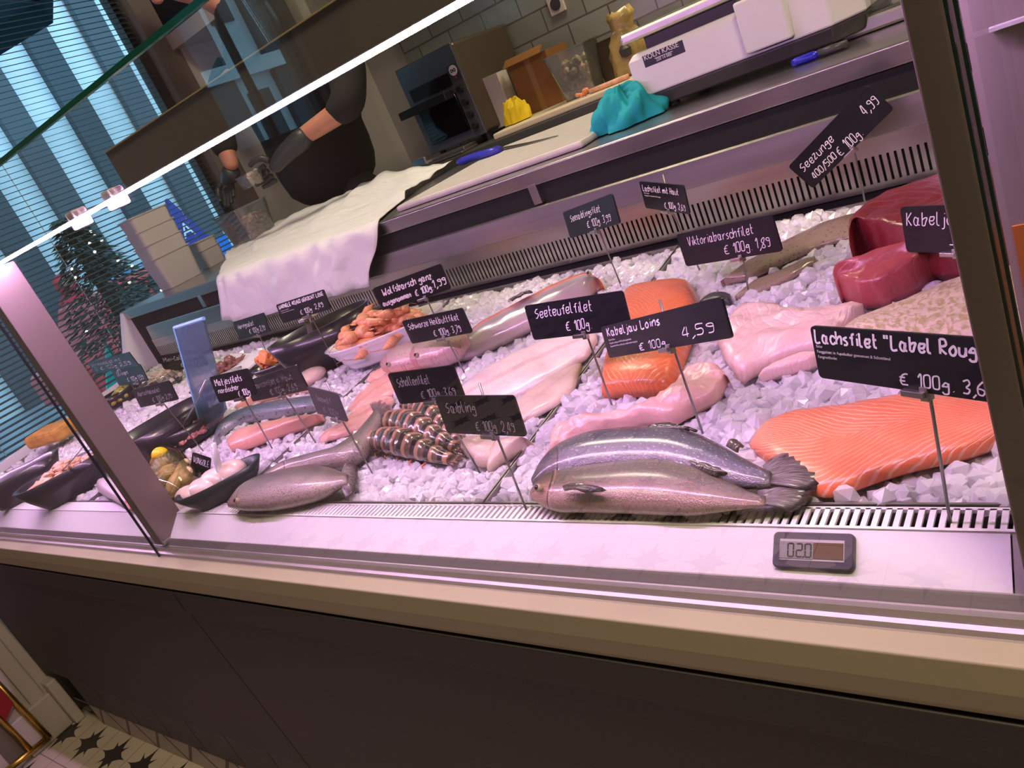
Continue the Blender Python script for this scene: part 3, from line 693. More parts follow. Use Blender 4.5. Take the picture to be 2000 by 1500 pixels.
sign([('Viktoriabarschfilet', .10, .60, .70, .26), PRC('1,89', .46, .18, .46, .27)], [(1322, 458), (1508, 418), (1530, 490), (1341, 520)], (1458, 582), 'black price sign reading Viktoriabarschfilet, before the soles', clip=.6)
sign([('Lachsfilet mit Haut', .05, .66, .82, .22), PRC('2,69', .48, .12, .46, .22)], [(1248, 353), (1336, 362), (1348, 418), (1263, 406)], (1372, 531), 'small black price sign reading Lachsfilet mit Haut, turned away before the air slots', clip=.55, top_rod=True,
     small=[('Salmo salar', .06, .56, .07), ('Fanggebiet: Aquakultur Norwegen', .06, .47, .07)])
sign([('Seesaiblingsfilet', .12, .58, .62, .24), PRC('3,99', .42, .18, .46, .24)], [(1100, 415), (1196, 377), (1212, 436), (1115, 465)], (1214, 558), 'small black price sign reading Seesaiblingsfilet, before the air slots', clip=.55)
sign([('Seeteufelfilet', .09, .62, .60, .28), ('€ 100g.', .38, .16, .26, .26)], [(1025, 597), (1216, 567), (1236, 642), (1043, 664)], (1200, 810), y0=pt(1370, 842)[1]+.09, label='black price sign reading Seeteufelfilet, half behind the Kabeljau Loins sign', clip=.54)
sign([('Kabeljau Loins', .05, .68, .50, .24), ('€ 100g.', .32, .08, .25, .22), ('4,59', .68, .22, .24, .26)], [(1172, 640), (1412, 578), (1430, 660), (1194, 698)], (1370, 842), 'black price sign reading Kabeljau Loins, at the centre right above the folded salmon', clip=.56, pr=True, top_rod=True, pen=.0019,
     small=[('Gadus Morhua', .05, .53, .07), ('Fanggebiet: gefangen in FAO 2a, Norwegische See', .05, .43, .07), ('Fangmethode: Haken und Langleinen (siehe nähere Angaben)', .05, .33, .07)])
sign([('Wolfsbarsch ganz', .10, .60, .72, .26), ('ausgenommen', .04, .22, .42, .20), ('€ 100g:', .52, .18, .26, .24), ('1,99', .78, .24, .20, .28)], [(727, 562), (861, 516), (882, 562), (750, 611)], None, 'black price sign reading Wolfsbarsch ganz, over the cooked shrimps', y0=1.16, clip=.62, pen=.0022)
sign([('Schwarze Heilbuttfilet', .06, .60, .84, .26), PRC('3,79', .42, .14, .44, .26)], [(783, 628), (905, 600), (922, 650), (808, 670)], (910, 732), 'black price sign reading Schwarze Heilbuttfilet, before the bass heads', clip=.55)
sign([('GARNELE 40/60 GEKOCHT LOSE', .04, .74, .93, .17), ('€ 100g', .42, .16, .24, .24), ('2,49', .72, .22, .18, .24)], [(540, 595), (632, 565), (647, 603), (553, 632)], (663, 722), 'black price sign headed GARNELE GEKOCHT LOSE, before the big dark bowl with tongs', clip=.55, pr=True, pen=.0016,
     small=[('Litopenaeus vannamei', .05, .60, .07), ('Aquakultur gewonnen in Honduras', .05, .50, .07)])
sign([('Heringsalat', .10, .56, .52, .24), ('€ 100g 2,19', .40, .18, .50, .24)], [(456, 629), (515, 610), (529, 648), (468, 664)], (520, 692), 'small black price sign reading Heringsalat, below the white paper sheet', clip=.6)
sign([('Schollenfilet', .09, .56, .50, .28), PRC('3,69', .38, .13, .52, .24)], [(756, 728), (886, 714), (909, 775), (783, 790)], (935, 915), 'black price sign reading Schollenfilet, half behind the Saibling sign', clip=.55, dim=True)
sign([('Saibling', .10, .58, .40, .28), PRC('2,49', .42, .12, .48, .24)], [(850, 773), (1004, 772), (1030, 852), (875, 845)], (1025, 996), 'black price sign reading Saibling, standing at the front grille by the tray divider', clip=.60, dim=True, top_rod=True)
sign([('Seewolf', .2, .55, .5, .24), ('€ 100g', .3, .15, .5, .22)], [(603, 752), (656, 770), (683, 822), (618, 808)], (728, 925), 'grey price sign turned edgewise to the light, left of the Schollenfilet sign', back=True, dim=True, top_rod=True, clip=.7)
sign([('Rotbarschfilet o. Haut', .08, .55, .80, .26), PRC('2,69', .42, .14, .46, .24)], [(473, 747), (580, 711), (603, 762), (497, 783)], (620, 867), 'black price sign reading Rotbarschfilet over the skin-on salmon side', clip=.58, dim=True)
sign([('Matjesfilets', .08, .62, .70, .24), ('nordischer', .08, .34, .55, .20), ('€ 100g', .55, .08, .30, .22)], [(408, 736), (485, 719), (503, 770), (430, 787)], (534, 882), 'black price sign reading Matjesfilets behind the pale blue acrylic plate', clip=.6)
sign([('Mini-Calamares', .08, .60, .80, .24), ('€ 100g 4,29', .42, .16, .50, .24)], [(309, 694), (392, 682), (408, 712), (323, 728)], None, 'black price sign reading Mini-Calamares, left of the blue acrylic plate', y0=1.22, clip=.6)
sign([('Shrimpssalat mit', .04, .60, .72, .24), ('Ei € 100g 2,59', .06, .22, .85, .24)], [(173, 707), (250, 689), (274, 712), (186, 731)], None, 'black price sign just right of the left post, above the turquoise pennant', y0=1.12, clip=.6)
sign([('Oliven', .12, .58, .40, .26), ('€ 100g 1,59', .38, .16, .54, .24)], [(219, 722), (272, 711), (292, 743), (232, 754)], None, 'small black price sign reading Oliven, left of the white salad', y0=1.10, clip=.6)
sign([('Kartoffelsalat', .1, .60, .6, .22), ('€ 100g 2,19', .40, .16, .50, .24)], [(259, 761), (330, 743), (350, 780), (275, 796)], (402, 882), 'dull black price sign over the large black bowl', clip=.55, dim=True)
sign([('VONGOLE', .10, .52, .85, .30)], [(373, 881), (417, 897), (404, 930), (376, 921)], None, 'small black sign reading VONGOLE between the clams and the scallop bowl', y0=pt(400, 925)[1], pr=True, clip=.5)

# ================================================================== FISH AND SEAFOOD
def fishskin(name, back, side, belly, spot=None, spots=0, rough=.28, vs=30, silver=0, head=None):
    t = NT(name, rough, .6); u = t.sep(t.uv)
    vv = t.math('ADD', u[1], t.math('MULTIPLY', t.math('SUBTRACT', t.noise(t.ob, vs), .5), .22))
    c = t.ramp(vv, [(.12, belly), (.42, side), (.66, tuple(.5*(a+b) for a, b in zip(side, back))), (.88, back)])
    fine = t.noise(t.scale(t.uv, (240, 70, 1)), 1.0, 2)
    c = t.mix(t.math('MULTIPLY', t.ramp(fine, [(.42, 0.), (.62, 1.)]), .30), c, tuple(min(1, x*1.7+.06) for x in side))
    c = t.mix(t.math('MULTIPLY', t.ramp(t.noise(t.scale(t.uv, (150, 46, 1)), 1.0, 3), [(.50, 0.), (.66, 1.)]), .45), c, tuple(x*.8 for x in back))
    if spots:
        d = t.voro(t.scale(t.uv, (46, 17, 1)), spots)
        c = t.mix(t.math('MULTIPLY', t.ramp(d, [(.16, 1.), (.30, 0.)]), .85), c, spot)
    if head:
        gl_ = t.math('ADD', .125, t.math('MULTIPLY', t.math('SINE', t.math('MULTIPLY', u[1], PI)), .035))
        dg = t.math('SUBTRACT', gl_, u[0])
        hc_ = t.mix(t.ramp(t.math('ADD', u[1], t.math('MULTIPLY', t.math('SUBTRACT', t.noise(t.ob, 55, 4), .5), .5)), [(.40, 0.), (.66, 1.)]), head, back)
        c = t.mix(t.math('MULTIPLY', t.math('GREATER_THAN', dg, 0.0), .85), c, hc_)
        c = t.mix(t.math('LESS_THAN', t.math('ABSOLUTE', dg), .0035), c, (.03, .018, .016))
        c = t.mix(t.math('MULTIPLY', t.math('LESS_THAN', t.math('ABSOLUTE', t.math('ADD', dg, .012)), .004), .5), c, tuple(min(1, x*1.5) for x in head))
        mo = t.math('MULTIPLY', t.math('LESS_THAN', t.math('ABSOLUTE', t.math('SUBTRACT', u[1], t.math('ADD', .36, t.math('MULTIPLY', u[0], -1.2)))), .016), t.math('LESS_THAN', u[0], .055))
        c = t.mix(mo, c, (.03, .02, .02))
    ln = t.math('LESS_THAN', t.math('ABSOLUTE', t.math('SUBTRACT', u[1], .52)), .006)
    c = t.mix(t.math('MULTIPLY', ln, .35), c, tuple(x*.4 for x in back))
    t.bump(t.math('ADD', t.math('ADD', fine, t.noise(t.ob, 70)), t.voro(t.scale(t.uv, (190, 60, 1)), 1.0)), .46, .0013)
    t.b.inputs['Metallic'].default_value = silver; t.b.inputs['Coat Weight'].default_value = .6; t.b.inputs['Coat Roughness'].default_value = .17; t.b.inputs['Coat IOR'].default_value = 1.7
    return t.col(c)
def flesh(name, base, line, pale, su=40, sv=1.0, amt=.6, curve=.35, rough=.32, vein=None, sss=.1):
    """muscle with connective-tissue lines that bend along the fillet"""
    t = NT(name, rough, .5); u = t.sep(t.uv)
    k = t.math('ABSOLUTE', t.math('SUBTRACT', u[1], .5))
    ph = t.math('ADD', t.math('MULTIPLY', u[0], su), t.math('MULTIPLY', t.math('POWER', t.math('ADD', k, .02), .8), su*curve))
    ph = t.math('ADD', ph, t.math('MULTIPLY', t.noise(t.ob, 15), 3.0))
    w = t.math('ABSOLUTE', t.math('SUBTRACT', t.math('FRACT', ph), .5))
    lin = t.ramp(w, [(0., 1.), (.10, .7), (.20, 0.)])
    mod = t.ramp(t.noise(t.ob, 16, 2), [(.32, .25), (.62, 1.)])
    c = t.mix(t.ramp(t.noise(t.ob, 26, 4), [(.3, 0.), (.75, 1.)]), base, tuple(min(1, .6*a+.4*b) for a, b in zip(base, pale)))
    c = t.mix(t.math('MULTIPLY', t.math('MULTIPLY', lin, amt), mod), c, line)
    if vein:
        mid = t.ramp(t.math('ABSOLUTE', t.math('SUBTRACT', u[1], .5)), [(0., 1.), (.03, 1.), (.07, 0.)])
        c = t.mix(t.math('MULTIPLY', mid, .45), c, vein)
    t.bump(t.math('ADD', t.math('SUBTRACT', t.noise(t.ob, 60, 5), t.math('MULTIPLY', lin, .5)), t.noise(t.scale(t.ob, (1, 1, 1)), 190, 3)), .42, .002)
    t.b.inputs['Coat Weight'].default_value = .35; t.b.inputs['Coat Roughness'].default_value = .18
    if sss: t.b.inputs['Subsurface Weight'].default_value = sss; t.b.inputs['Subsurface Radius'].default_value = (.01, .004, .003); t.b.inputs['Subsurface Scale'].default_value = .4
    return t.col(c)
salmon_m = flesh('salmon_flesh', (.84, .19, .08), (.98, .60, .46), (.93, .38, .23), 24, amt=.8, curve=.75, sss=.05)
salmon2_m = flesh('salmon_flesh_deep', (.78, .18, .055), (.92, .42, .24), (.86, .26, .10), 26, amt=.5, curve=.5, sss=.05)
cod_m = flesh('cod_flesh', (.82, .55, .50), (.92, .74, .68), (.90, .74, .68), 14, amt=.4, curve=.4)
monk_m = flesh('monkfish_flesh', (.80, .47, .40), (.88, .62, .54), (.88, .66, .56), 5, amt=.25, curve=.3)
halibut_m = flesh('halibut_flesh', (.88, .74, .68), (.72, .47, .39), (.90, .78, .70), 3, amt=.2, curve=.3, vein=(.68, .40, .34))
halibut2_m = flesh('halibut_flesh_lined', (.76, .58, .46), (.50, .34, .25), (.84, .70, .58), 46, amt=.45, curve=.7, vein=(.62, .42, .36))
redfish_m = flesh('redfish_flesh', (.76, .40, .33), (.66, .24, .20), (.86, .62, .54), 4, amt=.4, curve=.25, vein=(.62, .20, .16))
tuna_m = flesh('tuna_dark', (.20, .014, .024), (.44, .13, .13), (.27, .03, .04), 9, amt=.30, curve=.9, rough=.38)
tuna2_m = flesh('tuna_light', (.38, .065, .075), (.56, .18, .18), (.48, .12, .125), 6, amt=.2, curve=.9, rough=.36)
# two whole char at the front right
char_m = fishskin('char_skin', (.055, .048, .036), (.175, .145, .13), (.42, .27, .235), (.50, .19, .17), 1.0, silver=.15, head=(.50, .26, .20))
charb_m = fishskin('char_skin_blue', (.022, .022, .032), (.11, .105, .15), (.28, .25, .29), (.42, .40, .45), 1.0, silver=.45, head=(.16, .13, .14))
def finmat(name, a_, b_):
    t = NT(name, .25); f = t.noise(t.scale(t.uv, (2.5, 70, 1)), 1.0, 2); c = t.mix(t.ramp(f, [(.40, 0.), (.60, 1.)]), a_, b_)
    c = t.mix(t.ramp(t.sep(t.uv)[0], [(.55, 0.), (1., 1.)]), c, tuple(x*.5 for x in a_)); t.bump(f, .5, .002); t.b.inputs['Coat Weight'].default_value = .7; return t.col(c)
fin_m = finmat('fin_membrane', (.055, .042, .045), (.26, .21, .23)); fin_d = finmat('dark_fin_edge', (.03, .024, .02), (.13, .10, .08))
gill_m = mat('gill_plate', (.46, .27, .22), .3, var=.3, vscale=60, coat=.5); eye_m = mat('fish_eye', (.01, .01, .012), .08); iris_m = mat('fish_iris', (.42, .34, .22), .2)
def whole_fish(label, far, near, kk, m, tail=None, dorsal=None, eye=None, gill=None, pec=None, adip=None, name='whole_char', cat='fish', grp='whole char on ice', **kw):
    r = thing(name, label, cat, grp)
    b, cen, hc = fishbody('body', far, near, kk, m, r, **kw)
    if tail: fan('tail_fin', tail[0], tail[1], fin_m, r, hc*.9, hc*.5, n=18)
    if dorsal: fan('dorsal_fin', dorsal[0], dorsal[1], fin_d, r, hc*1.5, hc*1.55)
    if adip: fan('adipose_fin', adip[0], adip[1], fin_d, r, hc*1.4, hc*1.4, n=6)
    if pec: fan('pectoral_fin', pec[0], pec[1], fin_d, r, hc*2.0, hc*1.95, n=8)
    if eye:
        p = pt(eye[0], eye[1], hc*1.75); e = MB().blob(p, .0052, 2).build('eye', iris_m, r, smooth=True)
        MB().blob(p+np.array([-.0005, -.0018, .002]), .0036, 2).build('pupil', eye_m, e, smooth=True)
    return r
whole_fish('whole char with blue-grey back, lying behind the pinkish char at the front grille',
    [(1040, 928), (1060, 897), (1100, 868), (1160, 846), (1240, 836), (1320, 834), (1375, 848), (1425, 873), (1470, 900), (1508, 918)],
    [(1043, 950), (1075, 945), (1120, 938), (1180, 930), (1240, 925), (1310, 925), (1375, 935), (1430, 948), (1475, 950), (1504, 945)], .62, charb_m,
    tail=([(1490, 912), (1500, 930), (1490, 948)], [(1545, 884), (1585, 902), (1612, 932), (1602, 948), (1572, 962)]),
    dorsal=([(1255, 845), (1290, 842), (1330, 842)], [(1290, 830), (1310, 829), (1362, 842)]), adip=([(1420, 872), (1440, 884)], [(1436, 860), (1452, 872)]), gill=[(1118, 868), (1128, 885), (1122, 905)], seed=2)
whole_fish('whole pinkish silver char right at the front grille, before the big orange fillet',
    [(1036, 955), (1055, 932), (1085, 917), (1140, 906), (1200, 900), (1265, 892), (1320, 893), (1375, 908), (1425, 932), (1462, 955), (1496, 966)],
    [(1040, 975), (1058, 990), (1090, 997), (1150, 997), (1220, 999), (1285, 1002), (1345, 1003), (1400, 996), (1455, 990), (1494, 984)], .55, char_m,
    tail=([(1478, 960), (1486, 974), (1480, 988)], [(1548, 930), (1590, 948), (1586, 965), (1572, 985), (1545, 1001)]),
    dorsal=([(1290, 900), (1330, 906), (1400, 930)], [(1330, 893), (1380, 905), (1420, 925)]), eye=(1052, 953), gill=[(1086, 930), (1100, 955), (1098, 985)], pec=([(1100, 950), (1102, 958)], [(1150, 952), (1186, 957), (1150, 964)]), seed=3)
# two spotted char at the front of the middle tray
charc_m = fishskin('char_skin_speckled', (.07, .06, .045), (.20, .165, .13), (.46, .36, .33), (.06, .045, .04), 1.6, silver=.1, head=(.36, .24, .20))
whole_fish('speckled whole char at the front left of the middle tray, tail to the right',
    [(452, 972), (485, 945), (525, 928), (575, 915), (622, 907), (655, 912), (682, 924)], [(445, 990), (475, 994), (520, 993), (560, 986), (605, 975), (645, 958), (678, 942)], .55, charc_m,
    tail=([(668, 922), (672, 932), (666, 944)], [(682, 900), (697, 912), (699, 935), (694, 960), (676, 978)]), eye=(463, 978), gill=[(480, 955), (490, 972), (484, 990)], seed=4)
whole_fish('speckled whole char bent so that its tail rises beside the tiger prawns',
    [(515, 925), (560, 903), (615, 890), (658, 880), (695, 856), (718, 828), (737, 803)], [(525, 940), (570, 925), (630, 913), (680, 905), (715, 884), (734, 850), (751, 818)], .60, charc_m,
    tail=([(734, 812), (742, 815), (750, 820)], [(722, 790), (742, 782), (764, 792), (770, 818)]), seed=5)
# big salmon fillet at the right
def P1(name, label, cat, grp=None): return thing(name, label, cat, grp)
r = P1('salmon_fillet', 'big orange salmon fillet with white lines at the front right, below the Lachsfilet sign', 'fish fillet')
slab('flesh', [(1466, 862), (1478, 838), (1500, 815), (1560, 796), (1650, 784), (1720, 771), (1768, 764), (1850, 770), (1930, 782), (2010, 790), (2060, 800)],
     [(1468, 880), (1520, 925), (1575, 965), (1612, 983), (1660, 971), (1720, 947), (1790, 926), (1870, 908), (1945, 882), (2005, 850), (2060, 815)], .021, salmon_m, r, n=56, k=24, p=3, seed=3, hb=.7)
r = P1('monkfish_tail', 'long pink monkfish tail lying behind the two whole char', 'fish fillet')
slab('flesh', [(1068, 872), (1076, 838), (1098, 815), (1140, 812), (1200, 802), (1262, 782), (1312, 752), (1340, 716), (1378, 700), (1412, 715), (1424, 735)],
     [(1070, 895), (1095, 888), (1140, 870), (1200, 848), (1262, 835), (1320, 832), (1370, 805), (1402, 790), (1418, 765), (1424, 745)], .030, monk_m, r, n=56, k=24, p=2.4, rough=.007, nsc=52, seed=5)
r = P1('salmon_fillet', 'smaller thick orange salmon piece folded over, behind the Kabeljau Loins sign', 'fish fillet')
slab('flesh', [(1222, 556), (1208, 595), (1196, 645), (1182, 695), (1170, 740), (1168, 752)], [(1345, 540), (1366, 580), (1352, 640), (1330, 700), (1312, 735), (1300, 745)], .042, salmon2_m, r, n=36, k=18, p=3.2, q=4, seed=6, hb=.6, near_h=.6)
r = P1('salmon_fillet', 'small orange salmon piece under the folded salmon, on the ice', 'fish fillet')
slab('flesh', [(1170, 752), (1200, 742), (1250, 738), (1298, 745)], [(1182, 765), (1215, 771), (1256, 769), (1296, 758)], .016, salmon2_m, r, seed=7, n=22)
r = P1('cod_loin', 'pale pink cod loins fanned out in the middle of the right tray', 'fish fillet')
slab('flesh', [(1402, 640), (1432, 604), (1462, 584), (1510, 591), (1570, 597), (1630, 591), (1684, 585)], [(1400, 668), (1420, 712), (1450, 757), (1492, 728), (1560, 702), (1622, 685), (1690, 615)], .027, cod_m, r, n=40, k=24, p=3.6, rough=.006, nsc=55, seed=8)
slab('flap', [(1478, 728), (1520, 706), (1562, 690), (1600, 684)], [(1490, 748), (1540, 736), (1590, 722), (1612, 706)], .020, cod_m, r, seed=9, n=22, foot=False)
t = NT('cod_skin_mottled', .45); u_ = t.sep(t.uv)
c = t.mix(t.ramp(t.noise(t.scale(t.uv, (30, 16, 1)), 1.0, 6, .8), [(.42, 0.), (.60, 1.)]), (.66, .52, .42), (.40, .33, .15))
c = t.mix(t.ramp(u_[1], [(.80, 0.), (.97, 1.)]), c, (.74, .52, .46)); t.bump(t.noise(t.ob, 120), .3)
codskin_m = t.col(c)
r = P1('cod_fillet', 'cod fillet with mottled yellowish skin upwards, by the right post below the tuna', 'fish fillet')
slab('flesh', [(1640, 640), (1680, 612), (1750, 588), (1830, 545), (1880, 528), (1960, 505), (2040, 490)], [(1642, 665), (1720, 690), (1800, 702), (1880, 705), (1960, 690), (2040, 660)], .034, codskin_m, r, n=36, k=18, p=2.6, seed=10)
r = P1('tuna_steak', 'large dark red tuna piece behind the Kabel... sign at the right', 'fish fillet')
slab('flesh', [(1655, 460), (1668, 425), (1700, 392), (1762, 360), (1830, 336), (1900, 318), (1980, 300)], [(1675, 500), (1720, 520), (1790, 545), (1850, 560), (1910, 560), (1980, 540)],   .075, tuna_m, r, n=40, k=22, p=6, q=6, rough=.004, nsc=30, seed=11, hb=.9, near_h=.0)
r = P1('tuna_steak', 'lighter red wedge of tuna in front of the dark tuna piece', 'fish fillet')
slab('flesh', [(1634, 552), (1680, 519), (1730, 490), (1772, 487), (1836, 496)], [(1640, 582), (1690, 602), (1732, 596), (1792, 568), (1828, 540)], .046, tuna2_m, r, n=34, k=22, p=5, q=6, seed=12, ridge=.016, hb=.75, rough=.003, nsc=40)
sole_m = fishskin('sole_skin', (.17, .105, .065), (.25, .165, .105), (.30, .20, .15), (.10, .06, .04), .7, vs=14)
r = P1('sole', 'brown whole sole lying below the Seezunge sign', 'fish', 'brown soles')
slab('body', [(1408, 548), (1450, 512), (1520, 472), (1600, 432), (1662, 410), (1705, 402)], [(1410, 558), (1462, 549), (1530, 520), (1592, 491), (1652, 474), (1705, 462)], .018, sole_m, r, n=34, seed=13, p=2)
r = P1('sole', 'lower brown sole, partly under the other one, beside the ice', 'fish', 'brown soles')
slab('body', [(1434, 576), (1470, 547), (1530, 523), (1590, 496)], [(1438, 588), (1490, 574), (1542, 552), (1596, 515)], .012, sole_m, r, n=26, seed=14, p=2)
r = P1('skin_flap', 'dark grey flap of fish skin behind the Kabeljau Loins sign', 'fish skin')
slab('skin', [(1362, 590), (1390, 572), (1424, 566)], [(1372, 608), (1400, 604), (1430, 600)], .020, mat('dark_fish_skin', (.05, .05, .055), .35), r, n=14, seed=15)
# middle tray, rear: whole salmon-trout side with orange belly edge
t = NT('trout_side_skin', .25, .6); u_ = t.sep(t.uv)
vv = t.math('ADD', u_[1], t.math('MULTIPLY', t.math('SUBTRACT', t.noise(t.ob, 24), .5), .08))
c = t.ramp(vv, [(.05, (.50, .40, .38)), (.30, (.32, .28, .29)), (.46, (.46, .38, .36)), (.52, (.60, .36, .26)), (.57, (.80, .20, .06)), (.98, (.82, .22, .07))])
c = t.mix(t.math('MULTIPLY', t.ramp(t.noise(t.scale(t.uv, (150, 60, 1)), 1.0, 2), [(.5, 0.), (.7, 1.)]), .2), c, (.66, .58, .58)); t.b.inputs['Coat Weight'].default_value = .5
trout_m = t.col(c)
r = P1('salmon_trout', 'large silver trout with a bright orange belly edge at the back of the middle tray', 'fish')
slab('body', [(888, 662), (940, 625), (1000, 594), (1060, 562), (1110, 540), (1150, 524), (1172, 538)], [(878, 708), (925, 700), (985, 672), (1050, 640), (1110, 608), (1152, 585), (1172, 556)], .044, trout_m, r, n=40, k=22, p=2.2, seed=16)
fan('fin', [(992, 590), (1012, 580), (1030, 572)], [(1000, 588), (1020, 575), (1040, 570)], fin_d, r, .05, .062, n=6)
p = pt(1150, 534, .047); e = MB().blob(p, .005, 2).build('eye', iris_m, r, smooth=True); MB().blob(p+np.array([0, -.002, .002]), .0035, 2).build('pupil', eye_m, e, smooth=True)
r = P1('halibut_fillet', 'long pale white halibut fillet in the middle tray, left of the tray divider', 'fish fillet')
slab('flesh', [(893, 758), (930, 726), (1000, 686), (1060, 662), (1110, 648), (1162, 642)], [(905, 805), (960, 806), (1020, 778), (1090, 742), (1150, 705), (1168, 668)], .017, halibut_m, r, n=40, k=20, p=3.4, seed=17)
r = P1('halibut_fillet', 'yellowish lined fillet lying below the long white fillet, close to the divider', 'fish fillet')
slab('flesh', [(985, 802), (1030, 762), (1070, 732), (1110, 716), (1134, 706)], [(1002, 832), (1050, 818), (1090, 797), (1122, 770), (1136, 725)], .013, halibut2_m, r, n=30, seed=18)
for i, (lb, f, n_) in enumerate((('pale folded plaice fillet under the Saibling sign, left piece', [(898, 862), (920, 846), (955, 848), (985, 858)], [(905, 885), (935, 915), (965, 912), (985, 880)]),
                                 ('pale folded plaice fillet under the Saibling sign, right piece next to the divider', [(960, 866), (985, 852), (1012, 852), (1040, 858)], [(955, 925), (985, 905), (1010, 890), (1035, 870)]))):
    r = P1('plaice_fillet', lb, 'fish fillet', 'plaice fillets'); slab('flesh', f, n_, .024, halibut2_m, r, n=24, seed=20+i, rough=.003, nsc=80)
for i, (lb, f, n_) in enumerate((('pink redfish fillet nearest the front, left of the Schollenfilet sign', [(622, 852), (660, 824), (700, 798), (745, 775), (765, 772)], [(628, 866), (680, 855), (725, 830), (760, 806), (772, 785)]),
                                 ('pink redfish fillet in the middle of its row, reaching behind the Schollenfilet sign', [(676, 795), (716, 752), (752, 728), (795, 715), (830, 712)], [(690, 812), (740, 795), (785, 765), (815, 745), (834, 728)]),
                                 ('pink redfish fillet at the back of its row, below the bass heads', [(712, 738), (740, 718), (780, 706), (815, 702)], [(722, 750), (755, 738), (795, 722), (822, 714)]))):
    r = P1('redfish_fillet', lb, 'fish fillet', 'pink redfish fillets'); slab('flesh', f, n_, .013, redfish_m, r, n=30, seed=30+i, rough=.004, nsc=75)
bass_m = fishskin('bass_skin', (.16, .12, .13), (.46, .32, .32), (.66, .40, .38), (.40, .16, .16), .8, silver=.15, head=(.60, .26, .26))
for i, (lb, f, n_) in enumerate((('pinkish silver sea bass, the left one, behind the Schwarze Heilbuttfilet sign', [(745, 708), (775, 688), (815, 672), (850, 664), (880, 660)], [(748, 722), (780, 722), (815, 712), (850, 700), (880, 690)]),
                                 ('pinkish silver sea bass, the right one, beside the silver trout', [(800, 690), (840, 668), (880, 650), (915, 640)], [(805, 712), (850, 706), (890, 690), (920, 668)]))):
    whole_fish(lb, f, n_, .6, bass_m, eye=(f[0][0]+14, f[0][1]+4), gill=[(f[1][0]+6, f[1][1]+2), (f[1][0]+13, f[1][1]+14), (f[1][0]+8, f[1][1]+24)], name='sea_bass', grp='sea bass', seed=40+i)
# left tray: skin-on side and pink fillet
salskin_m = fishskin('salmon_skin', (.05, .06, .085), (.16, .19, .27), (.36, .36, .42), (.03, .03, .04), .9, silver=.3)
r = P1('half_salmon', 'long salmon side with blue-grey skin upwards in the tray behind the scallop bowl', 'fish fillet')
slab('skin', [(416, 856), (424, 826), (452, 804), (500, 788), (560, 777), (620, 768), (662, 760)], [(422, 872), (442, 846), (480, 826), (540, 817), (600, 809), (662, 795)], .026, salskin_m, r, n=34, seed=50)
slab('flesh', [(458, 792), (500, 776), (560, 760), (610, 750)], [(462, 800), (505, 786), (562, 773), (612, 766)], .024, mat('pale_salmon_edge', (.80, .44, .30), .4), r, n=20, seed=51, foot=False)
r = P1('salmon_fillet', 'rosy salmon fillet tucked below the blue-grey salmon side', 'fish fillet')
slab('flesh', [(438, 850), (462, 834), (520, 822), (590, 811), (628, 806)], [(454, 882), (482, 879), (522, 863), (572, 846), (612, 833), (632, 818)], .030, flesh('rosy_salmon', (.78, .36, .28), (.82, .50, .40), (.84, .50, .40), 4, amt=.3), r, n=30, seed=52)

